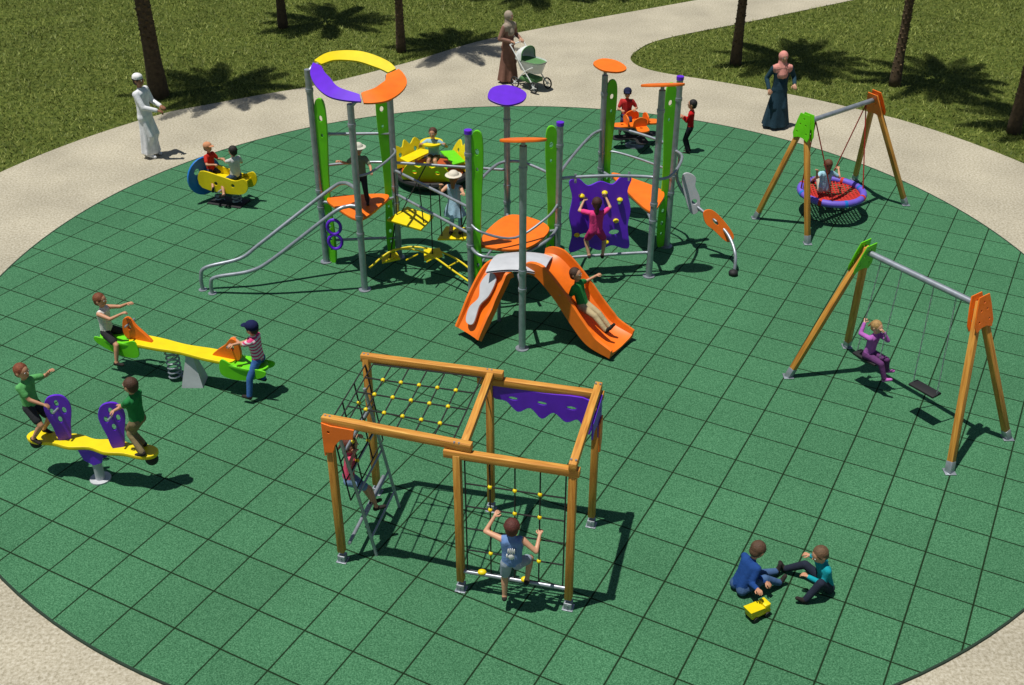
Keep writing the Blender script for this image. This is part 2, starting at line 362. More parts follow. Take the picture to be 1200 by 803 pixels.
def leaf(P,z,mat,L,W,ang,tilt,off=(0,0),name="leaf_canopy",ty=.12):
    o=[(-L/2,0),(-L*.3,W*.42),(L*.05,W*.5),(L*.35,W*.3),(L/2,-W*.05),(L*.3,-W*.4),(-L*.1,-W*.5),(-L*.38,-W*.3)]
    x=V((math.cos(ang),math.sin(ang),tilt)); S.p(name,mat).plate(o,frame(P+V((off[0],off[1],z)),x,V((-math.sin(ang),math.cos(ang),ty))),.035,sm=6)
    rail.cyl(P+Z*(z-.12),P+Z*z,.03)
leaf(P8,2.86,PUR,.62,.5,.3,.0,ty=.32); leaf(P5,3.3,ORG,.62,.4,0,.02,ty=-.3); leaf(P9,2.86,ORG,.56,.46,-.2,-.12,(.08,.05)); leaf(P10,3.28,ORG,.66,.34,.1,0,ty=-.27)
def platform(ps,z,name,mat=ORG,inset=.76):
    c=sum(ps,V())/len(ps); o=[]
    for i,p in enumerate(ps):
        q=ps[(i+1)%len(ps)]; a=(p-c)*inset; m=((p+q)/2-c)*inset*1.25; 
        o+=[(a.x,a.y),(m.x,m.y)]
    ar=sum(o[i][0]*o[(i+1)%len(o)][1]-o[(i+1)%len(o)][0]*o[i][1] for i in range(len(o)))
    if ar<0: o=o[::-1]
    S.p(name,mat).plate(o,frame(V((c.x,c.y,z)),(1,0,0),(0,1,0)),.045,sm=6)
    S.p("deck_frames",GREY).tube([V((c.x+x*.8,c.y+y*.8,z-.06)) for x,y in o],.03,8,closed=True)
    for p in ps: rail.cyl(V((c.x,c.y,z-.06))+(p-c)*.55,p+Z*(z-.06),.025)
platform([P1,P2,P3],1.2,"deck_left",inset=.8)
platform([P4,V((.23,15.2,0)),P7,P8+V((0,-.3,0))],1.0,"deck_centre",inset=.78)
platform([P9,P10,P11],1.05,"deck_right",inset=.72)
for pts in ([(-5.0,15.82,0),(-5.0,15.82,.25),(-4.9,15.84,.42),(-4.35,15.9,.55),(-4.0,16.0,.78),(-2.95,16.35,1.5),(-2.65,16.3,1.68),(-2.4,15.9,1.75)],[(-4.82,15.7,0),(-4.82,15.7,.2),(-4.72,15.7,.32),(-4.15,15.66,.45),(-3.75,15.66,.68),(-2.8,15.75,1.4),(-2.55,15.82,1.5),(-2.42,15.82,1.5)]):
    rail.tube(pts,.031,12,sm=6)
for p in ((-5.0,15.82),(-4.82,15.7)): rail.cyl((p[0],p[1],.02),(p[0],p[1],.03),.07)
def rr(a,za,b,zb,sag=0,r=.024,off=(0,0)):
    a=a+Z*za; b=b+Z*zb; m=(a+b)/2+V((off[0],off[1],sag)); rail.tube([a,(a*.72+m*.28)+V((off[0]*.5,off[1]*.5,0)),m,(b*.72+m*.28)+V((off[0]*.5,off[1]*.5,0)),b],r,10,sm=5)
rr(P3,1.62,P4,1.66); rr(P3,1.2,P4,1.22); rr(P3,1.75,P8,1.6,.0); rr(P3,2.25,P1,2.3); rr(P1,1.7,P3,1.7,0,.022,(0,.2)); rr(P2,2.0,P3,2.0,0,.02,(.15,-.05))
rr(P4,1.75,P8,1.75,0,.024,(-.12,.1)); rr(P8,1.75,P7,1.7,0,.024,(.15,.15)); rr(P4,1.0,P7,1.0,-.12,.026,(0,-.45)); rr(P4,1.4,P7,1.4,-.25,.02,(0,-.35))
rr(P7,1.82,P10,1.78,.02,.026,(0,.05)); rr(P7,.42,P10,.46,0,.026,(0,.02)); rr(P9,1.75,P11,1.75,0,.024,(.15,.25)); rr(P10,1.75,P11,1.8,0,.024,(.2,-.1)); rr(P7,1.75,P9,1.75,0,.024,(-.1,.1)); rr(P9,1.35,P11,1.35,0,.02,(.1,.15))
rr(P1,.42,P3,.4); rr(P4,.5,P8,.5,0,.02)
rail.tube([P11+Z*1.75,(2.8,17.5,1.6),(2.78,17.5,1.25),(2.95,17.4,.95),(3.2,17.2,.78),(3.42,17.05,.66),(3.62,16.8,.5),(3.7,16.5,.3),(3.68,16.35,0)],.028,10,sm=8)
S.p("foot_pad_grey",DGREY).plate([(-.07,-.32),(.07,-.32),(.13,-.1),(.1,.1),(.14,.25),(.04,.36),(-.06,.34),(-.1,.1)],frame((3.0,17.28,1.05),(.9,.1,.25),(-.35,.1,.75)),.04,[[(.03+.05*math.cos(a),-.15+.05*math.sin(a)) for a in [k*.628 for k in range(10)]]],sm=5)
S.p("foot_pad_orange",ORG).plate([(-.07,-.3),(.07,-.3),(.12,0),(.1,.28),(-.02,.36),(-.12,.2),(-.1,0)],frame((3.46,16.92,.62),(.6,.2,.55),(-.75,.1,.55)),.04,[[(.01+.03*math.cos(a),.1+.08*math.sin(a)) for a in [k*.628 for k in range(10)]]],sm=5)
S.p("ball_foot",BLACK).ell((3.66,16.32,.06),(.08,.08,.06))
def outl(): return [(0,.03),(.08,0),(.3,.06),(.5,0),(.7,.06),(.92,0),(1,.04),(.96,.3),(1.0,.55),(.94,.8),(1,.97),(.85,1),(.7,.9),(.5,.95),(.3,.9),(.15,1),(0,.97),(.05,.75),(0,.5),(.05,.25)]
W_,H_=1.0,1.22
hol=[]
for hx,hy,rx,ry in ((.25,.22,.09,.045),(.74,.24,.09,.05),(.2,.66,.035,.06),(.82,.66,.035,.06)):
    hol.append([(W_*hx+rx*math.cos(k*.628),H_*hy+ry*math.sin(k*.628)) for k in range(10)])
o=[V((x*W_,y*H_,0)) for x,y in outl()]
S.p("climbing_panel",PUR).plate([(p.x,p.y) for p in catmull(o,4,True)],frame((.93,16.27,.48),(1.0,.14,0),(0,.12,1)),.04,hol)
PH=S.p("climbing_holds",YEL)
for hx,hz in ((.18,.95),(.55,.98),(.4,.4),(.75,.5),(.8,.85),(.12,.3),(.6,.15)):
    PH.ell((.93+hx*1.0,16.22+hx*.14+hz*.12,.48+hz),(.05,.05,.035),seg=10,rings=6)
for x in (1.0,1.85): S.p("panel_brackets",GREY).cyl((x,16.3+.1*(x-1),1.68),(x,16.33+.1*(x-1),1.82),.02)
SL=S.p("slide_shell",ORG)
def slide(pts,w,wh,b,flare=1.0):
    q=catmull(pts,7); T_,_=frames(q); n=len(q); v=[]; f=[]
    for i,p in enumerate(q):
        t=T_[i]; s=V((t.y,-t.x,0)).normalized(); up=s.cross(t); up=up if up.z>0 else -up
        k=i/(n-1); ww=w*(1+(flare-1)*k); hh=wh*(1-.55*max(0,(k-.75)/.25))*(.55+.45*min(1,k/.2))
        prof=[(-ww/2-.03,-.05),(-ww/2-.035,hh),(-ww/2+.01,hh+.01),(-ww/2+.03,hh*.35),(-ww/2+.11,0),(0,-.02),(ww/2-.11,0),(ww/2-.03,hh*.35),(ww/2-.01,hh+.01),(ww/2+.035,hh),(ww/2+.03,-.05)]
        for a,c in prof: v.append(p+s*a+up*c)
    m=11
    for i in range(n-1):
        for j in range(m): f.append((i*m+j,i*m+(j+1)%m,i*m+m+(j+1)%m,i*m+m+j))
    f+=[tuple(range(m)),tuple((n-1)*m+j for j in range(m))[::-1]]
    b.add(v,f)
slide([(.36,14.82,1.06),(.55,14.7,1.04),(.82,14.52,.78),(1.1,14.33,.42),(1.32,14.18,.2),(1.62,13.98,.12)],.56,.18,SL,1.18)
slide([(-.1,14.72,1.02),(-.22,14.65,.96),(-.38,14.5,.7),(-.5,14.38,.45),(-.66,14.24,.16)],.44,.07,SL,1.1)
ax_=(V((-.66,14.24,.16))-V((-.22,14.65,.96))).normalized(); sx_=V((ax_.y,-ax_.x,0)).normalized()
S.p("slide_insert",DGREY).plate([(-.1,-.36),(.06,-.4),(.13,-.2),(.04,0),(.12,.2),(.06,.4),(-.08,.38),(-.04,.1),(-.12,-.1)],frame(V((-.43,14.46,.62))+sx_.cross(ax_)*(.05 if sx_.cross(ax_).z>0 else -.05),sx_,ax_),.03,sm=5)
g_=S.p("slide_top_shell",DGREY); q=[]
for i in range(13):
    t=i/12; x=-.3+.85*t; row=[]
    for j in range(9):
        u=j/8-.5; row.append(V((x+u*.18,14.78+u*.56-.05*t,1.12+.05*math.sin(math.pi*t)-1.1*u*u*.2)))
    q.append(row)
g_.grid(q); g_.grid([[p-V((0,0,.03)) for p in r][::-1] for r in q])
rail.tube([P5+Z*1.05,(.1,14.5,1.02),(.1,14.9,1.0)],.03,10); rail.tube([(-.1,14.8,1.0),(-.2,14.85,.5),(-.2,14.85,0)],.03,10); rail.cyl((1.45,14.1,.1),(1.45,14.1,0),.04)
ys=S.p("yellow_steps",YEL)
def step(c,L,W,rot,tilt=.05):
    ys.plate([(-L/2,-W/2),(L/2,-W/2*.8),(L/2*.9,W/2),(-L/2*.8,W/2*1.1)],frame(c,(math.cos(rot),math.sin(rot),tilt),(-math.sin(rot),math.cos(rot),.1)),.035,[[( .04*math.cos(k*.628),.03*math.sin(k*.628)) for k in range(10)]])
step((-1.66,16.72,.85),.62,.48,-.5,-.1); step((-.95,16.55,.66),.46,.38,-.2); step((-1.3,16.3,.42),.3,.26,.2); step((-2.0,16.3,.35),.3,.2,.3)
for pts in ([(-2.3,15.95,.35),(-1.9,16.1,.6),(-1.4,16.1,.55),(-.9,15.8,.35),(-.62,15.5,.3)],[(-2.1,16.5,.3),(-1.7,16.5,.45),(-1.2,16.4,.42),(-.8,16.2,.3),(-.5,15.8,.2)]): S.p("yellow_rails",YEL).tube(pts,.016,8,sm=5)
for t in (.1,.3,.5,.7,.9):
    a=V((-2.3,15.95,.4)).lerp(V((-.62,15.5,.32)),t)+Z*.16*math.sin(math.pi*t)+V((.1,.12,0)); S.p("yellow_rails",YEL).cyl(a,a+V((.15,.38,-.1)),.012,6)
rp=S.p("ropes",ROPE)
for a,b_ in (((-1.92,16.9,1.6),(-1.9,16.8,.85)),((-1.5,16.55,1.62),(-1.45,16.6,.85)),((-1.15,16.2,1.63),(-1.15,16.5,.66)),((-.8,15.7,1.65),(-.8,16.4,.66)),((-1.3,16.4,1.62),(-1.3,16.3,.42)),((-1.92,16.9,.85),(-2.0,16.3,.35)),((-.45,16.75,1.65),(-.85,16.65,.66)),((-1.4,16.95,1.7),(-1.85,16.9,.86))): rp.cyl(a,b_,.01,6)
S.done()

# ---------------------------------------------------------------- front wooden frame
W=Thing("wooden_climbing_frame",(-.5,9.7,0)); wd=W.p("timber",WOOD); sh=W.p("post_shoes",GREY)
F1=V((-1.93,9.52,0));F2=V((-1.66,10.72,0));F3=V((-.56,9.06,0));F5=V((-.25,10.40,0));F4=V((.61,8.78,0));F6=V((.94,10.12,0))
wdir=(F4-F1).normalized(); ddir=(F6-F4).normalized(); HH=2.0; pw=.08
def wpost(p,h):
    M=frame(p+Z*(h/2+.09),wdir,wdir.cross(Z)*-1); wd.box(M,pw,pw,h-.14,.008); sh.box(frame(p+Z*.065,wdir,wdir.cross(Z)*-1),.088,.088,.1,.004); sh.box(frame(p+Z*.025,wdir,wdir.cross(Z)*-1),.12,.12,.012,.002)
    for zz in (.06,.09): sh.cyl(p+Z*zz-wdir.cross(Z)*-.05,p+Z*zz+wdir.cross(Z)*-.05,.01,8)
for p,h in ((F1,HH-.02),(F2,HH-.02),(F3,HH-.12),(F5,HH-.12),(F4,HH-.12),(F6,HH-.12)): wpost(p,h)
e1=wdir*.05
wd.beam(F1-e1*1.2+Z*2.0,F3+wdir*.16+Z*2.0+V((0,.03,0)),.082,.09)
wd.beam(F2-e1*1.2+Z*2.0,F5+wdir*.16+Z*2.0,.082,.09)
wd.beam(F3-wdir*.14+Z*1.9,F4+e1*1.4+Z*1.9,.082,.09); wd.beam(F5-wdir*.14+Z*1.9,F6+e1*1.4+Z*1.9,.082,.09)
wd.beam(F3+ddir*.0+wdir*.07+Z*2.002,F5+wdir*.02+Z*2.002-ddir*.05,.08,.084); wd.beam(F4-ddir*.06+Z*1.99,F6+ddir*.06+Z*1.99,.082,.09)
for p in (F1,F2,F3,F5,F4,F6):
    for s in (-1,1): sh.cyl(p+wdir*.025*s+Z*2.03,p+wdir*.025*s+Z*2.052,.011,8)
nr=W.p("rope_nets",ROPE); nk=W.p("rope_clamps",YEL)
def net(a,b,c,d,n,m,r=.009):
    P=[[a.lerp(b,i/n).lerp(d.lerp(c,i/n),j/m) for j in range(m+1)] for i in range(n+1)]
    for i in range(n+1):
        for j in range(m): nr.cyl(P[i][j],P[i][j+1],r,6)
    for j in range(m+1):
        for i in range(n): nr.cyl(P[i][j],P[i+1][j],r,6)
    for i in range(1,n):
        for j in range(1,m): nk.ell(P[i][j],(.026,.026,.026),seg=8,rings=6)
ins=ddir*.05
net(F1+ins+wdir*.1+Z*1.96,F3+ins-wdir*.08+Z*1.96,F5-ins-wdir*.08+Z*1.96,F2-ins+wdir*.1+Z*1.96,6,4)
net(F3+wdir*.08+Z*.32,F4-wdir*.07+Z*.32,F4-wdir*.07+Z*1.84,F3+wdir*.08+Z*1.84,4,5)
net(F1+ins+Z*.9+wdir*.15,F2-ins+Z*.9+wdir*.15,F2-ins+Z*1.93,F1+ins+Z*1.93,3,4)
sh.cyl(F3+Z*.3,F4+Z*.3,.026,12); sh.cyl(F1+wdir*.1+Z*.3,F2+wdir*.1+Z*.3,.022,10)
for t in (.2,.6): W.p("yellow_feet",YEL).ell(F3.lerp(F4,t)+Z*.33,(.05,.04,.03),seg=10,rings=6)
for k in (.15,.85):
    a=F1.lerp(F2,k)+wdir*.35; b_=F1.lerp(F2,k)+Z*1.7+wdir*.02; sh.cyl(a+Z*.02,b_,.02,10)
for t in (.15,.32,.5,.67,.84):
    a=(F1.lerp(F2,.15)+wdir*.35).lerp(F1.lerp(F2,.15)+Z*1.7,t); b_=(F1.lerp(F2,.85)+wdir*.35).lerp(F1.lerp(F2,.85)+Z*1.7,t); sh.cyl(a,b_,.014,8)
W.p("orange_gusset",ORG).plate([(0,0),(.1,-.02),(.36,-.02),(.34,-.14),(.2,-.17),(.13,-.26),(.1,-.36),(.0,-.38)],frame(F1-wdir*.05+wdir.cross(Z)*.052+Z*1.98,wdir,Z),.018,[[(.07+.02*math.cos(k*.628),-.1+.02*math.sin(k*.628)) for k in range(10)]])
W.p("orange_gusset",ORG).plate([(0,0),(.2,0),(.3,-.1),(.2,-.2),(.12,-.34),(0,-.38)],frame(F1-wdir*.052+Z*1.93-ddir*.04,ddir,Z),.018)
wl=(F6-F5).length-.1
o=[(0,0),(wl*.5,.004),(wl,0),(wl,-.42),(wl*.94,-.4),(wl*.87,-.27),(wl*.75,-.33),(wl*.62,-.23),(wl*.5,-.34),(wl*.38,-.22),(wl*.25,-.30),(wl*.13,-.18),(0,-.16)]
W.p("purple_panel",PUR).plate([(x,y) for x,y in o],frame(F5+wdir*.05+Z*1.845,wdir,Z),.022,[[(wl*h+.06*math.cos(k*.628),-.13+.025*math.sin(k*.628)) for k in range(10)] for h in (.2,.5,.8)],sm=4)
W.p("purple_gusset",PUR).plate([(0,0),(.55,0),(.55,-.45),(.45,-.5),(.4,-.3),(.25,-.2),(.1,-.16),(0,-.2)],frame(F6-ddir*.6+wdir*.054+Z*1.94,ddir,Z),.02,[[(.45+.03*math.cos(k*.628),-.12+.05*math.sin(k*.628)) for k in range(10)]])
W.p("orange_gusset",ORG).plate([(0,0),(.16,0),(.17,-.3),(.1,-.45),(.02,-.4)],frame(F6-ddir*.25+wdir*.078+Z*1.7,ddir,Z),.018)
W.done()

# ---------------------------------------------------------------- swings
def aframe(T,apex,fa,fb,mat,xd):
    wd=T.p("legs",WOOD); sh=T.p("leg_shoes",GREY)
    for f in (fa,fb):
        d=(f-apex).normalized(); wd.beam(f-d*.14,apex+d*.02,.082,.082,.008,up=xd); sh.beam(f-d*.0,f-d*.15,.088,.088,.004,up=xd); sh.box(frame(f+Z*.008,(1,0,0),(0,1,0)),.14,.14,.012,.002)
    m=((fa+fb)/2-apex).normalized(); side=(fa-fb).normalized()
    n=side.cross(m).normalized()
    for sg in (-1,1):
        T.p("apex_panel",mat).plate([(-.1,-.06),(.1,-.06),(.14,.08),(.18,.3),(.15,.38),(.05,.34),(-.05,.34),(-.15,.38),(-.18,.3),(-.14,.08)],frame(apex+n*.052*sg,side,m),.016,[[(x+.018*math.cos(k*.628),y+.018*math.sin(k*.628)) for k in range(10)] for x,y in ((0,.02),(.1,.26),(-.1,.26),(.06,.12),(-.06,.12))])
sw=Thing("double_seat_swing",(5.2,12.6,0))
aL=V((4.74,13.33,2.08)); aR=V((5.72,11.87,2.1)); fs=[V((3.94,13.29,.02)),V((4.98,14.09,.02)),V((5.52,11.12,.02)),V((6.52,11.83,.02))]
bd=(aR-aL).normalized()
aframe(sw,aL,fs[0],fs[1],GRN,bd); aframe(sw,aR,fs[2],fs[3],ORG,bd)
sw.p("crossbar",GREY).cyl(aL-Z*.08,aR-Z*.08,.042,18)
ch=sw.p("chains",GREY)
def chain(a,b):
    n=max(2,int((b-a).length/.045)); 
    for i in range(n):
        c=a.lerp(b,(i+.5)/n); d=(b-a).normalized(); s=V((1,0,0)) if i%2 else V((0,1,0)); h=.022
        ch.tube([c+d*h*math.cos(k*math.pi/3)*1.2+s*.009*math.sin(k*math.pi/3) for k in range(6)],.0042,5,closed=True)
def seat(c,t):
    q=aL.lerp(aR,t)-Z*.12
    for s in (-1,1): chain(q+bd*.17*s,c+bd*.19*s+Z*.02)
    sw.p("seats",BLACK).box(frame(c,bd,bd.cross(Z)),.4,.18,.035,.012)
seat(V((4.93,13.05,.5)),.24); seat(V((5.48,12.28,.5)),.72)
sw.done()
bs=Thing("basket_swing",(5.8,18.6,0))
bL=V((4.98,18.05,2.1)); bR=V((6.45,19.2,2.08)); gs=[V((4.43,18.48,.02)),V((5.15,17.46,.02)),V((6.68,20.2,.02)),V((7.33,19.05,.02))]
bd2=(bR-bL).normalized()
aframe(bs,bL,gs[0],gs[1],GRN,bd2); aframe(bs,bR,gs[2],gs[3],ORG,bd2); bs.p("crossbar",GREY).cyl(bL-Z*.08,bR-Z*.08,.042,18)
bc=V((5.80,18.68,.46)); rb=.56
bs.p("basket_ring",RINGP).tube([bc+V((rb*math.cos(a),rb*math.sin(a),0)) for a in [k*2*math.pi/36 for k in range(36)]],.062,10,closed=True)
for k in range(8):
    a=k*math.pi/4+.2; pp=[bc+V((rb*math.cos(a+d),rb*math.sin(a+d),0)) for d in (-.05,0,.05)]; bs.p("ring_sleeves",REDN if k%2 else BLUE).tube(pp,.066,10)
nn=bs.p("basket_net",REDN)
for i in range(-8,9):
    c=i*.061; l=math.sqrt(max(0,(rb-.03)**2-c*c))
    for sx in (0,1):
        pts=[]
        for j in range(9):
            t=-l+2*l*j/8; z=-.12*(1-((t*t+c*c)/(rb*rb)))
            pts.append(bc+(V((t,c,z)) if sx else V((c,t,z))))
        nn.tube(pts,.014,6)
rps=bs.p("hanging_ropes",RROPE)
for s,t in ((-1,.14),(1,.88)):
    q=bL.lerp(bR,t)-Z*.12
    for k in (-1,1):
        n_=bd2.cross(Z); rps.cyl(q,bc+bd2*rb*.75*s+n_*rb*.66*k,.012,6)
bs.done()

# ---------------------------------------------------------------- seesaws
s1=Thing("seesaw",(-4.6,13.18,0))
a=V((-5.62,13.5,.58)); b_=V((-3.55,12.86,.52)); d=(b_-a).normalized(); sd=d.cross(Z).normalized(); c=(a+b_)/2; L=(b_-a).length
M=frame(c,d,sd*-1)
s1.p("beam",YEL).plate([(-L*.36,-.1),(-L*.2,-.13),(0,-.1),(L*.2,-.13),(L*.36,-.1),(L*.36,.1),(L*.2,.13),(0,.1),(-L*.2,.13),(-L*.36,.1)],M,.05,sm=5)
for s in (-1,1):
    e=c+d*L*.45*s
    s1.p("seat_boards",GRN).plate([(-.3,-.1),(0,-.15),(.25,-.12),(.33,0),(.25,.12),(0,.15),(-.3,.1)],frame(e-Z*.02,d*s,Z.cross(d*s)),.045,sm=5)
    for k in (-1,1):
        s1.p("side_panels",GRN).plate([(-.32,-.16),(-.05,-.2),(.3,-.08),(.36,.02),(.2,.03),(-.1,.02),(-.3,.08)],frame(e+sd*.13*k-Z*.02,d*s,Z),.02,sm=5)
    s1.p("knee_guards",ORG).plate([(-.22,0),(.12,0),(.2,.1),(.17,.3),(.08,.34),(-.02,.22),(-.16,.1)],frame(c+d*L*.33*s+Z*.01,d*s,Z),.05,[[(.09+.03*math.cos(k*.628),.2+.05*math.sin(k*.628)) for k in range(10)]],sm=4)
    s1.p("handles",GREY).cyl(c+d*L*.365*s+Z*.27-sd*.12,c+d*L*.365*s+Z*.27+sd*.12,.014,8)
bp=c+d*.1; v=[]
for z,r in ((0,.15),(.06,.14),(.42,.06),(.5,.05)): v+=[bp+V((x*r,y*r,z-bp.z+.02)) for x,y in ((-1,-1),(1,-1),(1,1),(-1,1))]
s1.p("base",DGREY).add(v,[(i*4+j,i*4+(j+1)%4,i*4+4+(j+1)%4,i*4+4+j) for i in range(3) for j in range(4)]+[(12,13,14,15)])
sp=c-d*.2; s1.p("spring",GREY).tube([V((sp.x,sp.y,0))+V((.09*math.cos(k*.5),.09*math.sin(k*.5),.03+k*.0062)) for k in range(80)],.014,7)
s1.done()
s2=Thing("stand_up_seesaw",(-5.14,11.0,0))
a=V((-5.98,11.17,.56)); b_=V((-4.32,10.80,.56)); d=(b_-a).normalized(); sd=d.cross(Z).normalized(); c=(a+b_)/2; L=(b_-a).length
o=[(-L*.5,-.06),(-L*.42,-.12),(-L*.28,-.1),(-L*.14,-.13),(0,-.08),(L*.14,-.13),(L*.28,-.1),(L*.42,-.12),(L*.5,-.06)]; o=o+[(x,-y) for x,y in o[::-1]]
s2.p("beam",YEL).plate([(p.x,p.y) for p in catmull([V((x,y,0)) for x,y in o],4,True)],frame(c,d,sd*-1),.05)
for s in (-1,1):
    e=c+d*.36*s
    s2.p("shields",PUR).plate([(-.06,0),(.06,0),(.1,.2),(.15,.45),(.1,.6),(0,.64),(-.1,.6),(-.15,.45),(-.1,.2)],frame(e+Z*.02,(d*.9-sd*.45),Z-d*.12),.035,[[(x+.028*math.cos(k*.628),y+.05*math.sin(k*.628)) for k in range(10)] for x,y in ((0,.53),(.07,.42),(-.07,.42),(0,.3))],sm=4)
    s2.p("bumpers",BLACK).ell(c+d*L*.46*s-Z*.09,(.08,.08,.08)); s2.p("handles",GREY).cyl(e+Z*.48-sd*.09,e+Z*.48+sd*.09,.014,8)
for k in (-1,1): s2.p("bracket",PUR).plate([(-.18,0),(.18,0),(.12,-.18),(0,-.24),(-.12,-.18)],frame(c+sd*.06*k-Z*.03,d,Z),.02)
s2.p("base",DGREY).cyl((c.x,c.y,.02),(c.x,c.y,.4),.06,14); s2.p("base",DGREY).cyl((c.x,c.y,.02),(c.x,c.y,.04),.13,18)
s2.done()

# ---------------------------------------------------------------- carousel
cr=Thing("spinning_carousel",(-1.52,20.2,0)); cc=V((-1.54,20.2,0))
cr.p("turntable",BLACK).cyl(cc+Z*.14,cc+Z*.2,.72,40); cr.p("hub",GREY).cyl(cc+Z*.02,cc+Z*.8,.05,16); cr.p("rim",BLACK).tube([cc+V((.7*math.cos(k*.174533),.7*math.sin(k*.174533),.2)) for k in range(36)],.06,8,closed=True)
cr.p("floor_plate",paint("orange_red",(200,90,34),.5)).cyl(cc+Z*.2,cc+Z*.225,.6,40)
cr.p("steering_wheel",YEL).cyl(cc+Z*.78,cc+Z*.81,.22,24)
for k in range(3):
    a_=k*2.094+.4; dd=V((math.cos(a_),math.sin(a_),0)); ss=V((-dd.y,dd.x,0))
    cr.p("seat_backs",YEL).plate([(-.4,0),(.4,0),(.45,.2),(.3,.42),(.12,.34),(0,.46),(-.12,.34),(-.3,.42),(-.45,.2)],frame(cc+dd*.56+Z*.24,ss,Z+dd*.35),.03,[[(x+.05*math.cos(q*.628),.22+.05*math.sin(q*.628)) for q in range(10)] for x in (-.22,.22)],sm=4)
    cr.p("seats",GRN if k!=1 else YEL).plate([(-.3,-.14),(.3,-.14),(.36,.12),(-.36,.12)],frame(cc+dd*.42+Z*.42,ss,-dd),.03)
    cr.p("supports",GREY).cyl(cc+dd*.42+Z*.2,cc+dd*.42+Z*.41,.03,10)
cr.done()

# ---------------------------------------------------------------- spring rocker
rk=Thing("spring_rocker",(-5.3,19.15,0)); rc=V((-5.3,19.17,0)); rd=V((.95,-.3,0)).normalized(); rs=rd.cross(Z).normalized(); rs2=(rs-rd*.45).normalized()
rk.p("end_disc",BLUE).plate([(.36*math.cos(k*.2618),.36*math.sin(k*.2618)) for k in range(24)],frame(rc-rd*.44+Z*.5,-rs2.cross(Z).cross(Z),Z),.04,[[(x+r*math.cos(q*.628),y+r*math.sin(q*.628)) for q in range(10)] for x,y,r in ((.15,.12,.07),(-.15,.1,.08),(0,-.2,.06))])
rk.p("disc_inlay",GRN).tube([rc-rd*.46+Z*.5+rs2*.25*math.cos(k*.2618)+Z*.25*math.sin(k*.2618) for k in range(24)],.03,6,closed=True)
for k in (-1,1): rk.p("side_panels",YEL).plate([(-.4,-.16),(.35,-.2),(.55,-.05),(.5,.12),(.3,.06),(.0,.12),(-.4,.16)],frame(rc+rs*.17*k+Z*.5,rd,Z),.03,[[(x+.04*math.cos(q*.628),-.04+.04*math.sin(q*.628)) for q in range(10)] for x in (-.1,.25)],sm=4)
rk.p("seat",YEL).box(frame(rc+Z*.5+rd*.05,rd,rs),.8,.3,.03); rk.p("foot_bar",GREY).cyl(rc+rs*.3+Z*.35,rc-rs*.3+Z*.35,.018)
for k in (-.18,.18): rk.p("springs",GREY).tube([rc+rd*k+V((.08*math.cos(q*.5),.08*math.sin(q*.5),.03+q*.0058)) for q in range(76)],.014,7)
rk.p("base",BLACK).box(frame(rc+Z*.03,rd,rs),.7,.4,.02)
rk.done()
# ---------------------------------------------------------------- orange rocker
ok=Thing("four_seat_spring_rocker",(2.5,21.95,0)); oc=V((2.55,21.95,0))
o=[]
for k in range(4):
    a_=k*math.pi/2+.3
    for da,r in ((-.55,.2),(-.3,.42),(-.12,.5),(.12,.5),(.3,.42)): o.append((r*math.cos(a_+da),r*math.sin(a_+da)))
ok.p("top_plate",ORG).plate([(p.x,p.y) for p in catmull([V((x,y,0)) for x,y in o],3,True)],frame(oc+Z*.5,(1,0,0),(0,1,0)),.04,[[(.3*math.cos(k*math.pi/2+.3)+.04*math.cos(q*.628),.3*math.sin(k*math.pi/2+.3)+.04*math.sin(q*.628)) for q in range(10)] for k in range(4)])
ok.p("foot_plate",BLACK).plate([(p.x*1.0,p.y*1.0) for p in catmull([V((x,y,0)) for x,y in o],3,True)],frame(oc+Z*.24,(1,0,0),(0,1,0)),.03)
for k in range(4):
    a_=k*math.pi/2+.3; dd=V((math.cos(a_),math.sin(a_),0)); ss=V((-dd.y,dd.x,0)); ok.p("handles",ORG).plate([(-.12,0),(.12,0),(.14,.14),(.05,.2),(-.05,.2),(-.14,.14)],frame(oc+dd*.22+Z*.5,ss,Z),.025,sm=4)
ok.p("spring",GREY).tube([oc+V((.1*math.cos(q*.5),.1*math.sin(q*.5),.03+q*.006)) for q in range(76)],.016,7); ok.p("base",GREY).cyl(oc+Z*.02,oc+Z*.04,.2,20)
ok.done()

# ---------------------------------------------------------------- stroller
st=Thing("baby_stroller",(.4,25.6,0)); sc_=V((.45,25.55,0)); fd=V((.72,-.69,0)); sr=fd.cross(Z).normalized()
for x in (-.3,.3):
    for y in (-.24,.24):
        w=sc_+fd*x+sr*y+Z*.14; st.p("tyres",BLACK).tube([w+fd*.12*math.cos(k*.3491)+Z*.12*math.sin(k*.3491) for k in range(18)],.018,7,closed=True)
        st.p("wheel_hubs",WHITE).cyl(w-sr*.02,w+sr*.02,.03,10)
        for k in range(5): st.p("wheel_hubs",WHITE).cyl(w,w+fd*.11*math.cos(k*1.257)+Z*.11*math.sin(k*1.257),.007,5)
for y in (-.22,.22):
    st.p("frame",WHITE).tube([sc_+fd*.3+sr*y+Z*.15,sc_+sr*y+Z*.45,sc_-fd*.35+sr*y+Z*.85,sc_-fd*.48+sr*y+Z*.98],.014,8,sm=4); st.p("frame",WHITE).tube([sc_-fd*.3+sr*y+Z*.15,sc_+sr*y+Z*.45,sc_+fd*.25+sr*y+Z*.6],.014,8,sm=4)
st.p("frame",WHITE).cyl(sc_-fd*.48-sr*.22+Z*.98,sc_-fd*.48+sr*.22+Z*.98,.018,8)
GC=paint("stroller_fabric",(96,150,90),.85,bump=.3); 
rows=[]
for i in range(9):
    t=i/8; z=.42+.28*t; w=.14+.09*t; l=.3+.1*t; rows.append([sc_+fd*(l*math.copysign(abs(math.cos(k*.2618))**.7,math.cos(k*.2618)))+sr*(w*math.copysign(abs(math.sin(k*.2618))**.7,math.sin(k*.2618)))+Z*z for k in range(25)])
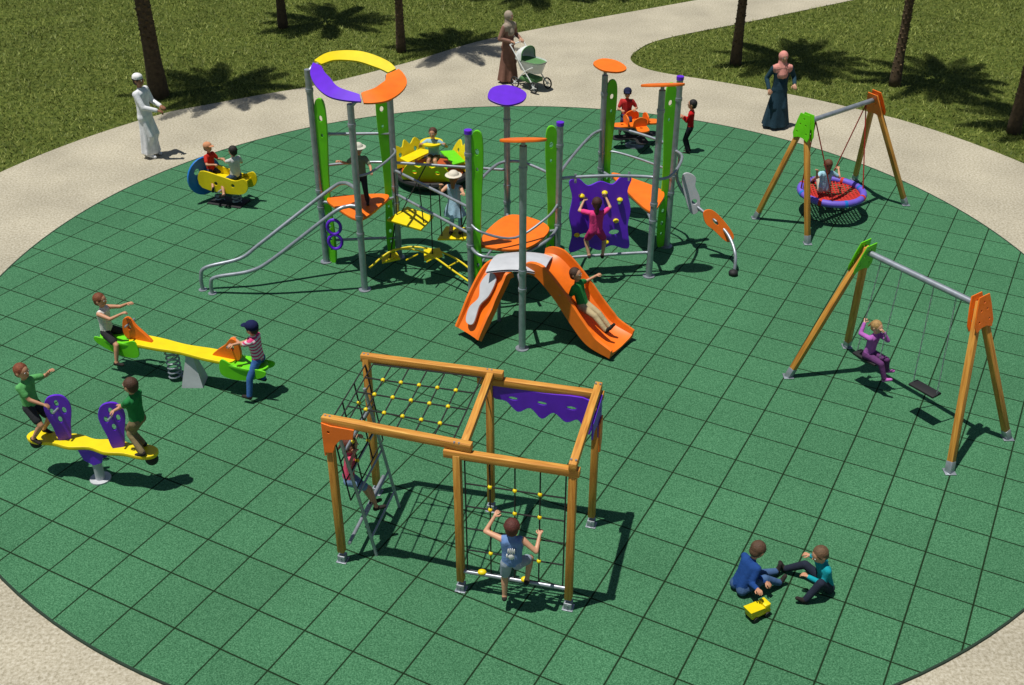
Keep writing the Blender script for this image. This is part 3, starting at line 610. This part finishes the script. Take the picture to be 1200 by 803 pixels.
st.p("bassinet",WHITE).grid(rows); st.p("bassinet",WHITE).add(rows[0][:-1],[tuple(range(24))])
st.p("blanket",GC).add([p+V((0,0,-.03)) for p in rows[-1][:-1]],[tuple(range(24))])
rows=[]
for i in range(10):
    a_=math.pi*(.5+.62*i/9); rows.append([sc_-fd*.1+fd*(.32*math.cos(a_)*(math.sin(math.pi*(j/10))**.5))+Z*(.68+.3*math.sin(a_)*(math.sin(math.pi*(j/10))**.5) if math.sin(a_)>0 else .68)+sr*.235*math.cos(math.pi*j/10) for j in range(11)])
st.p("hood",WHITE).grid(rows)
st.p("hood_trim",GC).tube(rows[0],.014,6); st.p("shopping_basket",GC).box(frame(sc_+Z*.24,fd,sr),.45,.34,.1,.02)
st.done(60)

# ---------------------------------------------------------------- people
def capsule(a,b,ra,rb,seg=12):
    d=b-a; L=d.length
    if L<1e-5: d=Z.copy(); L=1e-5
    t=d.normalized(); u=t.cross(Z)
    if u.length<.1: u=t.cross(V((1,0,0)))
    u.normalize(); w=t.cross(u); rings=[]
    for k in range(1,5):
        an=math.pi/2*(1-k/4); rings.append((a-t*ra*math.sin(an),ra*math.cos(an)))
    for k in range(0,4):
        an=math.pi/2*k/4; rings.append((b+t*rb*math.sin(an),rb*math.cos(an)))
    v=[a-t*ra]; f=[]
    for c,r in rings:
        for j in range(seg):
            x=2*math.pi*j/seg; v.append(c+u*math.cos(x)*r+w*math.sin(x)*r)
    v.append(b+t*rb); n=len(rings)
    for j in range(seg): f.append((0,1+(j+1)%seg,1+j)); f.append((len(v)-1,1+(n-1)*seg+j,1+(n-1)*seg+(j+1)%seg))
    for i in range(n-1):
        for j in range(seg): f.append((1+i*seg+j,1+i*seg+(j+1)%seg,1+(i+1)*seg+(j+1)%seg,1+(i+1)*seg+j))
    return v,f
def ik(a,t,l1,l2,pole):
    d=t-a; D=d.length; mx=(l1+l2)*.985
    if D>mx: t=a+d*(mx/D); D=mx
    D=max(D,abs(l1-l2)+.01); d=(t-a).normalized(); x=(l1*l1-l2*l2+D*D)/(2*D); y=math.sqrt(max(0,l1*l1-x*x))
    p=pole-d*pole.dot(d)
    if p.length<1e-4: p=V((0,0,1))
    return a+d*x+p.normalized()*y,t
def skinm(rgb): return paint("skin_%d"%rgb[0],rgb,.55,k=.82,namt=.06)
def cloth(rgb): return paint("cloth_%d_%d_%d"%rgb,rgb,.9,k=.84,bump=.5,bscale=35,nscale=9,namt=.18,spec=.2)
def stripes(c1,c2,s):
    m,nt,b=newmat("striped_cloth"); tc=N(nt,"ShaderNodeTexCoord"); sx=N(nt,"ShaderNodeSeparateXYZ"); nt.links.new(tc.outputs["Object"],sx.inputs[0])
    mu=N(nt,"ShaderNodeMath",operation='MULTIPLY'); mu.inputs[1].default_value=s; nt.links.new(sx.outputs[2],mu.inputs[0])
    fr=N(nt,"ShaderNodeMath",operation='FRACT'); nt.links.new(mu.outputs[0],fr.inputs[0]); gt=N(nt,"ShaderNodeMath",operation='GREATER_THAN'); gt.inputs[1].default_value=.5; nt.links.new(fr.outputs[0],gt.inputs[0])
    mx=N(nt,"ShaderNodeMixRGB"); mx.inputs[1].default_value=[x*.8 for x in lin(c1)]+[1]; mx.inputs[2].default_value=[x*.8 for x in lin(c2)]+[1]; nt.links.new(gt.outputs[0],mx.inputs[0]); nt.links.new(mx.outputs[0],b.inputs["Base Color"]); b.inputs["Roughness"].default_value=.9
    return m
eyeW=paint("eye_white",(235,235,230),.3); eyeD=paint("eye_iris",(40,26,16),.2); lipm=paint("lips",(176,96,86),.5)
def human(name,pel,yaw,h,adult=False,lean=(0,0),hands=(None,None),feet=(None,None),kneep=None,elbp=None,look=0,nod=0,
          shirt=(200,60,60),pants=(40,44,60),sleeve='short',leg='long',skin=(205,150,115),hair=(60,38,22),hairstyle='short',hat=None,shoe=(50,45,42),robe=None,footdir=None,shirtm=None,pantsm=None,sheight=None,extra=None):
    pel=V(pel); yw=math.radians(yaw); fw=V((-math.sin(yw),math.cos(yw),0)); rt=V((math.cos(yw),math.sin(yw),0))
    U=(Z+fw*lean[0]+rt*lean[1]).normalized(); uf=(fw-U*fw.dot(U)).normalized()
    tor=.30*h; HHd=(.132 if adult else .168)*h; swd=(.105 if adult else .098)*h; hw=.05*h
    C=pel+U*tor; neck=.045*h
    hy=yw+math.radians(look); hf0=V((-math.sin(hy),math.cos(hy),0)); hu=(U*.5+Z*.5+hf0*nod).normalized(); hf=(hf0-hu*hf0.dot(hu)).normalized(); hr=hf.cross(hu)
    HC=C+hu*(neck+HHd*.5)
    mats=[skinm(skin),shirtm or cloth(shirt),pantsm or cloth(pants),paint("hair_%d_%d"%(hair[0],hair[1]),hair,.7,bump=.8,bscale=90,namt=.3,nscale=30),cloth(shoe),cloth(hat[1]) if hat else cloth((200,200,200)),cloth(robe[0]) if robe else cloth(shirt)]
    PR=[]
    def cap(a,b,ra,rb,m,bias=0):
        v,f=capsule(a,b,ra,rb); PR.append((v,f,a,b,ra,rb,m,bias))
    def ell(c,r,m,Mx,bias=0):
        b=MB(); b.ell(c,V(r),Mx,14,10); PR.append((b.v,b.f,c,c+V((0,0,1e-4)),sum(r)/3,sum(r)/3,m,bias,np.array(r),np.array(Mx)))
    for s in (-1,1):
        cap(pel+rt*hw*.8*s,pel+U*tor*.45+rt*.042*h*s,.058*h,.052*h,1 if not robe else 6); cap(pel+U*tor*.45+rt*.042*h*s,C-U*.045*h+rt*.055*h*s,.052*h,.056*h,1)
        cap(pel+rt*hw*s-U*.015*h,pel+rt*hw*.8*s+U*.03*h,.06*h,.056*h,2 if not robe else 6)
    cap(C-U*.02*h-rt*swd*.8,C-U*.02*h+rt*swd*.8,.036*h,.036*h,1)
    cap(pel+U*.02*h,C-U*.04*h,.055*h,.058*h,1); cap(C-U*.01*h,C+U*.01*h,.045*h,.036*h,1)
    cap(C-U*.01*h,HC-hu*HHd*.3,.03*h,.028*h,0)
    fing=[]
    for i,s in ((0,-1),(1,1)):
        sh=C+rt*swd*s-U*.022*h; tg=V(hands[i]) if hands[i] is not None else sh-Z*.285*h+rt*s*.045*h+fw*.04*h
        pole=(V(elbp[i]) if elbp and elbp[i] else (-fw*.5-Z*.7+rt*s*.5)); wr_l=.148*h
        dirn=(tg-sh).normalized(); wt=tg-dirn*.035*h
        el,wr=ik(sh,wt,.165*h,wr_l,pole); fd=(wr-el).normalized()
        if sleeve=='long' : cap(sh,el,.038*h,.031*h,1); cap(el,wr-fd*.008*h,.031*h,.025*h,1); 
        elif sleeve=='short': cap(sh,sh.lerp(el,.62),.038*h,.037*h,1); cap(sh.lerp(el,.5),el,.027*h,.023*h,0); cap(el,wr,.023*h,.017*h,0)
        else: cap(sh,el,.032*h,.023*h,0,-.002); cap(el,wr,.023*h,.017*h,0)
        cap(wr-fd*.01*h,wr+fd*.02*h,.016*h,.017*h,0)
        side=fd.cross(Z); 
        if side.length<.2: side=fd.cross(fw)
        side.normalize(); nrm=side.cross(fd).normalized()
        if nrm.dot(-Z)<0: nrm=-nrm
        pc=wr+fd*.035*h
        for q in (-1,1): cap(wr+fd*.01*h+side*.006*h*q,pc+fd*.008*h+side*.014*h*q,.011*h,.011*h,0)
        for q,(off,ln) in enumerate(((-.019,.038),(-.0065,.044),(.0065,.041),(.019,.032))):
            a0_=pc+fd*.012*h+side*off*h; a1_=a0_+(fd*.8+nrm*.45).normalized()*ln*h*.55; a2_=a1_+(fd*.25+nrm*.95).normalized()*ln*h*.5
            fing.append((a0_,a1_,.0068*h,.006*h)); fing.append((a1_,a2_,.006*h,.0048*h))
        ts=side*(-s if side.dot(rt)>0 else s)
        a0_=wr+fd*.022*h+ts*.018*h; a1_=a0_+(fd*.6+ts*.7+nrm*.3).normalized()*.026*h; a2_=a1_+(fd*.85+nrm*.5).normalized()*.02*h
        fing.append((a0_,a1_,.0085*h,.007*h)); fing.append((a1_,a2_,.007*h,.0055*h))
    for i,s in ((0,-1),(1,1)):
        hp=pel+rt*hw*s-Z*.01*h; tg=V(feet[i]) if feet[i] is not None else V((pel.x,pel.y,pel.z-.44*h))+rt*.06*h*s
        pole=V(kneep[i]) if kneep and kneep[i] else fw+Z*.25
        kn,an=ik(hp,tg,.232*h,.222*h,pole); d2=(an-kn).normalized()
        fdv=V(footdir[i]) if footdir and footdir[i] else (fw if abs(d2.z)>.6 else (fw*.25+Z)).normalized()
        fdv=(fdv-d2*fdv.dot(d2)*.6).normalized(); dn=(d2-fdv*d2.dot(fdv)).normalized()
        if not robe:
            if leg=='long': cap(hp,kn,.058*h,.043*h,2); cap(kn,an,.043*h,.035*h,2)
            else:
                cap(hp,hp.lerp(kn,.72),.06*h,.05*h,2); cap(hp.lerp(kn,.6),kn,.042*h,.034*h,0); cap(kn,kn.lerp(an,.35),.034*h,.034*h,0); cap(kn.lerp(an,.3),an,.034*h,.021*h,0)
        else: cap(hp,kn,.05*h,.04*h,6); cap(kn,an,.036*h,.028*h,6 if adult else 0)
        cap(an,an+dn*.01*h,.026*h,.028*h,4 if adult or leg=='long' else 0)
        cap(an-fdv*.015*h+dn*.026*h,an+fdv*.085*h+dn*.03*h,.027*h,.022*h,4,-.004)
    if robe:
        zb=robe[1]; wa=pel+U*.1*h; bt=V((pel.x,pel.y,zb)); rb_=robe[2]; v=[]; nr_=14; ns_=28
        for i in range(nr_):
            t=i/(nr_-1); c=wa.lerp(bt,t); r=(.07*h)*(1-t)+rb_*t
            if adult: r=max(r,.088*h*min(1,t*4+.6))
            for j in range(ns_):
                a=2*math.pi*j/ns_; rr_=r*(1+.10*t*math.sin(a*7+math.sin(t*3+h*9)*1.0)+.05*t*math.sin(a*4+2)); v.append(c+rt*math.cos(a)*rr_*1.08+fw*math.sin(a)*rr_*.9)
        f=[(i*ns_+j,(i)*ns_+(j+1)%ns_,(i+1)*ns_+(j+1)%ns_,(i+1)*ns_+j) for i in range(nr_-1) for j in range(ns_)]+[tuple(range(ns_))[::-1],tuple((nr_-1)*ns_+j for j in range(ns_))]
        PR.append((v,f,wa,bt,.07*h,rb_,6,-.04))
    Mh=Matrix((hr,hf,hu)).transposed(); q=HHd
    ell(HC+hu*q*.06-hf*q*.02,(q*.39,q*.46,q*.45),0,Mh); ell(HC+hf*q*.1-hu*q*.2,(q*.29,q*.33,q*.31),0,Mh)
    cap(HC+hf*q*.44+hu*q*.02,HC+hf*q*.5-hu*q*.09,.03*q,.05*q,0,-.003)
    for s in (-1,1):
        ell(HC+hr*q*.40*s-hu*q*.03-hf*q*.02,(q*.05,q*.09,q*.12),0,Mh,-.004)
    if hairstyle!='none':
        ell(HC+hu*q*.13-hf*q*.09,(q*.44,q*.47,q*.45),3,Mh); ell(HC-hf*q*.2-hu*q*.1,(q*.37,q*.32,q*.36),3,Mh)
        rnd=random.Random(int(h*1000)+int(yaw))
        for _ in range(16):
            a=rnd.uniform(0,6.28); el_=rnd.uniform(.15,1.4); dv=hr*math.cos(a)*math.cos(el_)+hf*(math.sin(a)*math.cos(el_))+hu*math.sin(el_)
            if dv.dot(hf)>.75: continue
            cap(HC+hu*q*.1-hf*q*.08+dv*q*.38,HC+hu*q*.1-hf*q*.08+dv*q*.44-hu*q*.06,.07*q,.05*q,3)
        if hairstyle=='long': cap(HC-hf*q*.3,HC-hf*q*.4-hu*q*.75,.26*q,.16*q,3)
        if hairstyle=='pony': cap(HC-hf*q*.5+hu*q*.15,HC-hf*q*.75-hu*q*.3,.12*q,.07*q,3)
    if hat:
        if hat[0]=='cap': ell(HC+hu*q*.2-hf*q*.04,(q*.47,q*.52,q*.42),5,Mh,-.006); ell(HC+hu*q*.2+hf*q*.55,(q*.32,q*.28,q*.07),5,Mh,-.01)
        if hat[0]=='sun': ell(HC+hu*q*.25-hf*q*.04,(q*.48,q*.5,q*.42),5,Mh,-.006); ell(HC+hu*q*.22-hf*q*.02,(q*.78,q*.8,q*.075),5,Mh,-.01)
        if hat[0]=='kufi': ell(HC+hu*q*.3-hf*q*.06,(q*.43,q*.47,q*.34),5,Mh,-.006)
        if hat[0]=='hijab':
            ell(HC+hu*q*.08-hf*q*.1,(q*.47,q*.5,q*.52),5,Mh,-.004); cap(HC-hu*q*.25-hf*q*.12,C-U*.02*h,.38*q,.52*q,5,-.01); cap(HC-hu*q*.55+hf*q*.05,C-U*.10*h+fw*.035*h,.28*q,.44*q,5,-.025)
            cap(C-rt*.065*h-U*.025*h,C+rt*.065*h-U*.025*h,.055*h,.055*h,5,-.025)
    b=MB()
    for p in PR: b.add(p[0],p[1])
    me=bpy.data.meshes.new("t"); me.from_pydata(b.v,[],b.f); ob=bpy.data.objects.new("t",me); col.objects.link(ob)
    m=ob.modifiers.new("r",'REMESH'); m.mode='VOXEL'; m.voxel_size=.0072*h if h<1.4 else .0062*h
    m=ob.modifiers.new("s",'SMOOTH'); m.factor=.5; m.iterations=3
    dg=bpy.context.evaluated_depsgraph_get(); e=ob.evaluated_get(dg); em=e.to_mesh()
    nv=len(em.vertices); co=np.empty(nv*3,np.float32); em.vertices.foreach_get("co",co); co=co.reshape(-1,3).astype(np.float64)
    polys=[list(p.vertices) for p in em.polygons]; fc=np.array([co[p].mean(0) for p in polys])
    e.to_mesh_clear(); bpy.data.objects.remove(ob); bpy.data.meshes.remove(me)
    best=np.full(len(fc),1e9); lab=np.zeros(len(fc),int)
    for p in PR:
        a=np.array(p[2]); bb=np.array(p[3]); ra,rb2,mi,bi=p[4:8]
        if len(p)>8:
            lc=(fc-a)@p[9]; rn=np.linalg.norm(lc/p[8],axis=1); dd=(rn-1)*p[8].min()
        else:
            d_=bb-a; t=np.clip(((fc-a)@d_)/max(d_@d_,1e-12),0,1); dd=np.linalg.norm(fc-a-t[:,None]*d_,axis=1)-(ra+(rb2-ra)*t)
        dd=dd+bi; u=dd<best; best[u]=dd[u]; lab[u]=mi
    T=Thing(name,(pel.x,pel.y,sheight if sheight is not None else 0)); lo=T.loc
    vs=[tuple(x) for x in (co-np.array(lo))]; fs=polys; ml=list(lab)
    for a,b2,r1,r2 in fing:
        v,f=capsule(a,b2,r1,r2,7); o=len(vs); vs+=[tuple(x-lo) for x in v]; fs+=[[i+o for i in g] for g in f]; ml+=[0]*len(f)
    me=bpy.data.meshes.new("body"); me.from_pydata(vs,[],fs)
    for mt in mats: me.materials.append(mt)
    me.polygons.foreach_set("material_index",np.array(ml,dtype=np.int32)); me.polygons.foreach_set("use_smooth",[True]*len(me.polygons)); me.update()
    ob=bpy.data.objects.new("body",me); col.objects.link(ob); ob.parent=T.e
    for s in (-1,1):
        ec=HC+hr*q*.155*s+hf*q*.405+hu*q*.03
        T.p("eyes",eyeW).ell(ec,(q*.06,q*.045,q*.045),Mh,10,8); T.p("irises",eyeD).ell(ec+hf*q*.03,(q*.034,q*.025,q*.036),Mh,8,6)
        v,f=capsule(ec+hu*q*.11-hr*q*.06+hf*q*.015,ec+hu*q*.12+hr*q*.06+hf*q*.01,.014*q,.014*q,6); T.p("eyebrows",mats[3]).add(v,f)
    v,f=capsule(HC+hf*q*.415-hu*q*.24-hr*q*.075,HC+hf*q*.415-hu*q*.24+hr*q*.075,.022*q,.022*q,8); T.p("mouth",lipm).add(v,f)
    if extra: extra(T,pel,C,U,uf,rt,h)
    T.done(60)

human("man_in_white_robe",(-7.36,21.44,.88),-105,1.74,True,hands=((-7.0,21.5,1.0),(-6.98,21.2,1.02)),shirt=(240,242,244),sleeve='long',skin=(150,100,70),hair=(30,24,20),hat=('kufi',(240,240,238)),robe=((240,242,244),.1,.2),shoe=(40,34,30))
human("woman_in_headscarf",(5.69,23.05,.86),185,1.66,True,hands=((5.98,22.9,.95),(5.42,22.9,.85)),shirt=(38,66,80),sleeve='long',skin=(200,150,120),hairstyle='none',hat=('hijab',(224,152,140)),robe=((38,64,78),.06,.26),shoe=(40,34,30))
human("woman_with_stroller",(-.1,26.05,.87),-130,1.68,True,lean=(.08,0),hands=((.22,26.02,.99),(-.02,25.78,.99)),shirt=(150,112,98),sleeve='long',skin=(200,150,120),hairstyle='none',hat=('hijab',(170,155,138)),robe=((132,96,82),.06,.25),shoe=(40,34,30))
human("child_on_carousel",(-1.5,20.2,.52),170,1.12,lean=(.1,0),hands=((-1.25,19.95,.85),(-1.75,19.95,.85)),feet=((-1.4,19.85,.3),(-1.6,19.85,.3)),shirt=(150,190,205),pants=(110,90,60),leg='short',hair=(88,48,24))
human("boy_on_platform",(-2.42,16.55,1.225+.49),185,1.0,hands=((-2.2,16.3,1.85),(-2.75,16.5,1.95)),feet=((-2.33,16.52,1.28),(-2.5,16.52,1.28)),shirt=(120,130,105),pants=(45,48,52),hat=('sun',(206,205,190)))
human("girl_in_sun_hat",(-.93,16.52,1.20),-10,1.12,hands=((-1.15,16.3,1.62),(-.7,15.75,1.64)),feet=((-1.0,16.52,.73),(-.85,16.52,.73)),shirt=(160,195,215),sleeve='none',robe=((165,200,220),1.02,.17),hair=(150,110,60),hairstyle='long',hat=('sun',(222,214,196)),skin=(215,165,130))
human("girl_on_climbing_panel",(1.33,16.02,.98),0,1.12,lean=(.02,0),hands=((1.12,16.25,1.42),(1.5,16.3,1.46)),feet=((1.24,16.06,.53),(1.46,16.06,.53)),kneep=((-.5,.8,.2),(.5,.8,.2)),shirt=(240,70,140),pants=(205,50,120),leg='short',hair=(70,30,22),hairstyle='long',sleeve='short',skin=(215,165,130))
human("boy_on_slide",(1.05,14.36,.60),-122,1.12,lean=(-.35,0),hands=((1.28,14.7,.9),(.72,14.25,.8)),feet=((1.48,14.16,.28),(1.42,14.03,.3)),footdir=((.3,-.2,1),(.3,-.2,1)),shirt=(48,140,70),pants=(190,172,132),hair=(70,45,25))
human("boy_in_red_cap",(-5.6,19.38,.6),-115,1.0,hands=((-5.35,19.4,.78),(-5.45,19.1,.78)),feet=((-5.4,19.55,.35),(-5.5,18.95,.35)),shirt=(205,50,36),pants=(60,60,80),leg='short',hat=('cap',(214,150,110)))
human("boy_on_spring_rocker",(-5.08,19.1,.6),50,1.1,hands=((-5.35,19.35,.8),(-5.15,19.4,.8)),feet=((-5.3,18.9,.3),(-5.0,19.4,.3)),shirt=(216,216,210),pants=(60,80,110),leg='short',hair=(34,24,18))
human("boy_on_orange_rocker",(2.38,22.28,.56),175,1.12,hands=((2.55,22.1,.72),(2.25,22.05,.72)),feet=((2.5,22.1,.3),(2.25,22.1,.3)),shirt=(200,54,54),pants=(40,50,80),hair=(30,20,16),hat=('cap',(34,40,70)))
human("boy_in_red_jumper",(3.62,21.6,.56),75,1.12,hands=((3.42,21.7,.75),(3.42,21.5,.8)),shirt=(205,26,30),sleeve='long',pants=(28,30,38),hair=(24,18,16))
human("child_in_basket_swing",(5.66,18.72,.5),10,1.1,lean=(-.02,0),hands=((5.4,18.45,.95),(5.95,18.9,.8)),feet=((5.55,19.1,.5),(5.85,19.1,.5)),kneep=((0,.3,1),(0,.3,1)),shirt=(165,210,226),pants=(200,190,170),leg='short',hair=(110,64,34),hairstyle='long')
human("girl_on_swing",(4.93,13.04,.585),-140,1.02,lean=(.12,0),hands=((5.04,12.9,1.0),(4.83,13.2,1.0)),feet=((5.2,12.98,.34),(5.12,12.8,.32)),footdir=((.6,-.4,.5),(.6,-.4,.5)),shirt=(184,104,190),sleeve='long',pants=(104,60,110),hair=(190,150,90),hairstyle='pony',shoe=(200,110,190),skin=(220,170,138))
human("boy_on_seesaw",(-5.72,13.5,.68),-100,1.12,hands=((-5.35,13.6,1.05),(-5.38,13.35,1.02)),feet=((-5.5,13.62,.3),(-5.58,13.25,.3)),kneep=((1,.3,.5),(1,-.4,.5)),shirt=(226,224,218),sleeve='none',pants=(50,50,52),leg='short',hair=(130,70,34))
human("boy_in_navy_cap",(-3.46,12.84,.62),72,1.12,lean=(.1,0),hands=((-3.8,12.98,.85),(-3.85,12.75,.85)),feet=((-3.62,12.62,.08),(-3.5,13.1,.08)),kneep=((-1,-.5,.4),(-1,.5,.4)),pants=(60,104,168),shirtm=stripes((228,70,130),(232,222,226),20),hat=('cap',(26,34,76)),hair=(60,40,26))
human("child_in_green_shirt",(-5.84,11.13,1.06),-110,1.12,hands=((-5.55,11.3,1.45),(-5.6,11.0,1.12)),feet=((-5.8,11.22,.64),(-5.86,11.02,.64)),shirt=(100,180,104),pants=(50,52,56),leg='short',hair=(138,72,38),hairstyle='short')
human("boy_in_khaki_trousers",(-4.46,10.82,1.06),70,1.14,hands=((-4.76,11.0,1.12),(-4.8,10.8,1.12)),feet=((-4.5,10.92,.64),(-4.46,10.74,.64)),shirt=(42,132,70),pants=(140,124,90),hair=(80,50,28))
def handprint(T,pel,C,U,uf,rt,h):
    c=(pel+C)/2-uf*.073*h; Mx=Matrix((rt,uf,U)).transposed(); b=T.p("handprint_logo",WHITE)
    b.ell(c-U*.02,(.034,.012,.04),Mx,10,6)
    for o,l in ((-.026,.036),(-.009,.044),(.009,.044),(.026,.036)): b.ell(c+rt*(o*1.2)+U*.055,(.009,.012,l),Mx,8,6)
    b.ell(c-rt*.045-U*.01,(.01,.012,.028),Mx,8,6)
human("boy_in_blue_vest",(.0,8.72,.74),-5,1.14,hands=((-.2,8.93,1.22),(.32,8.82,1.02)),feet=((-.08,8.76,.22),(.16,8.84,.38)),kneep=((-.2,1,.2),(.6,.9,.2)),shirt=(112,146,198),sleeve='none',pants=(160,174,190),leg='short',hair=(96,44,34),skin=(216,162,128),extra=handprint)
human("girl_on_ladder",(-1.86,9.98,.86),-75,1.08,lean=(.15,0),hands=((-1.72,10.15,1.36),(-1.74,9.85,1.32)),feet=((-1.62,10.08,.42),(-1.56,9.9,.5)),shirt=(224,84,116),pants=(120,150,190),leg='short',hair=(110,50,30),hairstyle='pony')
human("boy_in_navy_jacket",(2.5,9.02,.12),-62,1.15,lean=(.35,.05),hands=((2.78,8.95,.2),(2.62,8.72,.3)),feet=((3.02,9.3,.08),(2.95,9.1,.08)),kneep=((0,.1,1),(.2,-.2,1)),footdir=((.3,.2,1),(.3,.1,1)),shirt=(32,72,138),sleeve='long',pants=(72,102,144),hair=(96,68,46),nod=.3)
human("boy_in_teal_jacket",(3.46,9.05,.12),105,1.12,lean=(.3,0),hands=((3.2,9.0,.25),(3.3,9.3,.3)),feet=((3.2,8.85,.08),(3.08,9.32,.08)),kneep=((-.3,-.4,1),(-.1,.1,1)),footdir=((-.9,0,.3),(-.3,.1,1)),shirt=(20,154,166),sleeve='long',pants=(38,44,60),hair=(112,84,56),nod=.25)
tt=Thing("toy_truck",(2.62,8.68,.02)); tc=V((2.64,8.66,.02)); td=V((.85,.5,0)).normalized(); ts=td.cross(Z).normalized()
tt.p("body",YEL).box(frame(tc+Z*.07,td,ts),.26,.12,.04,.01); tt.p("cab",YEL).box(frame(tc+Z*.13+td*.08,td,ts),.08,.12,.09,.012); tt.p("tipper",YEL).plate([(-.13,.09),(.03,.09),(.03,.15),(-.16,.17)],frame(tc,td,Z),.13)
for x in (-.08,.08):
    for y in (-.065,.065): tt.p("wheels",BLACK).cyl(tc+td*x+ts*(y-.012)+Z*.035,tc+td*x+ts*(y+.012)+Z*.035,.035,14)
tt.done()

# ---------------------------------------------------------------- light, sky, camera
sv=V((-.24,-.09,1)).normalized(); el=math.asin(sv.z); azm=math.atan2(sv.x,sv.y)
w=bpy.data.worlds.new("World"); bpy.context.scene.world=w; w.use_nodes=True; nt=w.node_tree
sky=nt.nodes.new("ShaderNodeTexSky"); sky.sky_type='NISHITA'; sky.sun_disc=False; sky.sun_elevation=el; sky.sun_rotation=azm; sky.air_density=1; sky.dust_density=1
bg=nt.nodes["Background"]; bg.inputs["Strength"].default_value=.05; nt.links.new(sky.outputs[0],bg.inputs["Color"])
sl=bpy.data.lights.new("sun",'SUN'); sl.energy=4.7; sl.angle=math.radians(.5); sl.color=(1,.965,.9); so=bpy.data.objects.new("sun",sl); col.objects.link(so); so.rotation_euler=sv.to_track_quat('Z','Y').to_euler(); so.location=(0,0,30)
cd=bpy.data.cameras.new("camera"); co=bpy.data.objects.new("camera",cd); col.objects.link(co); co.location=(0,0,8.9); co.rotation_euler=(math.radians(58),0,0); cd.lens=39.36; cd.sensor_width=36; cd.clip_end=1000
bpy.context.scene.camera=co
sc=bpy.context.scene; sc.view_settings.view_transform='Standard'; sc.view_settings.look='None'; sc.view_settings.exposure=0
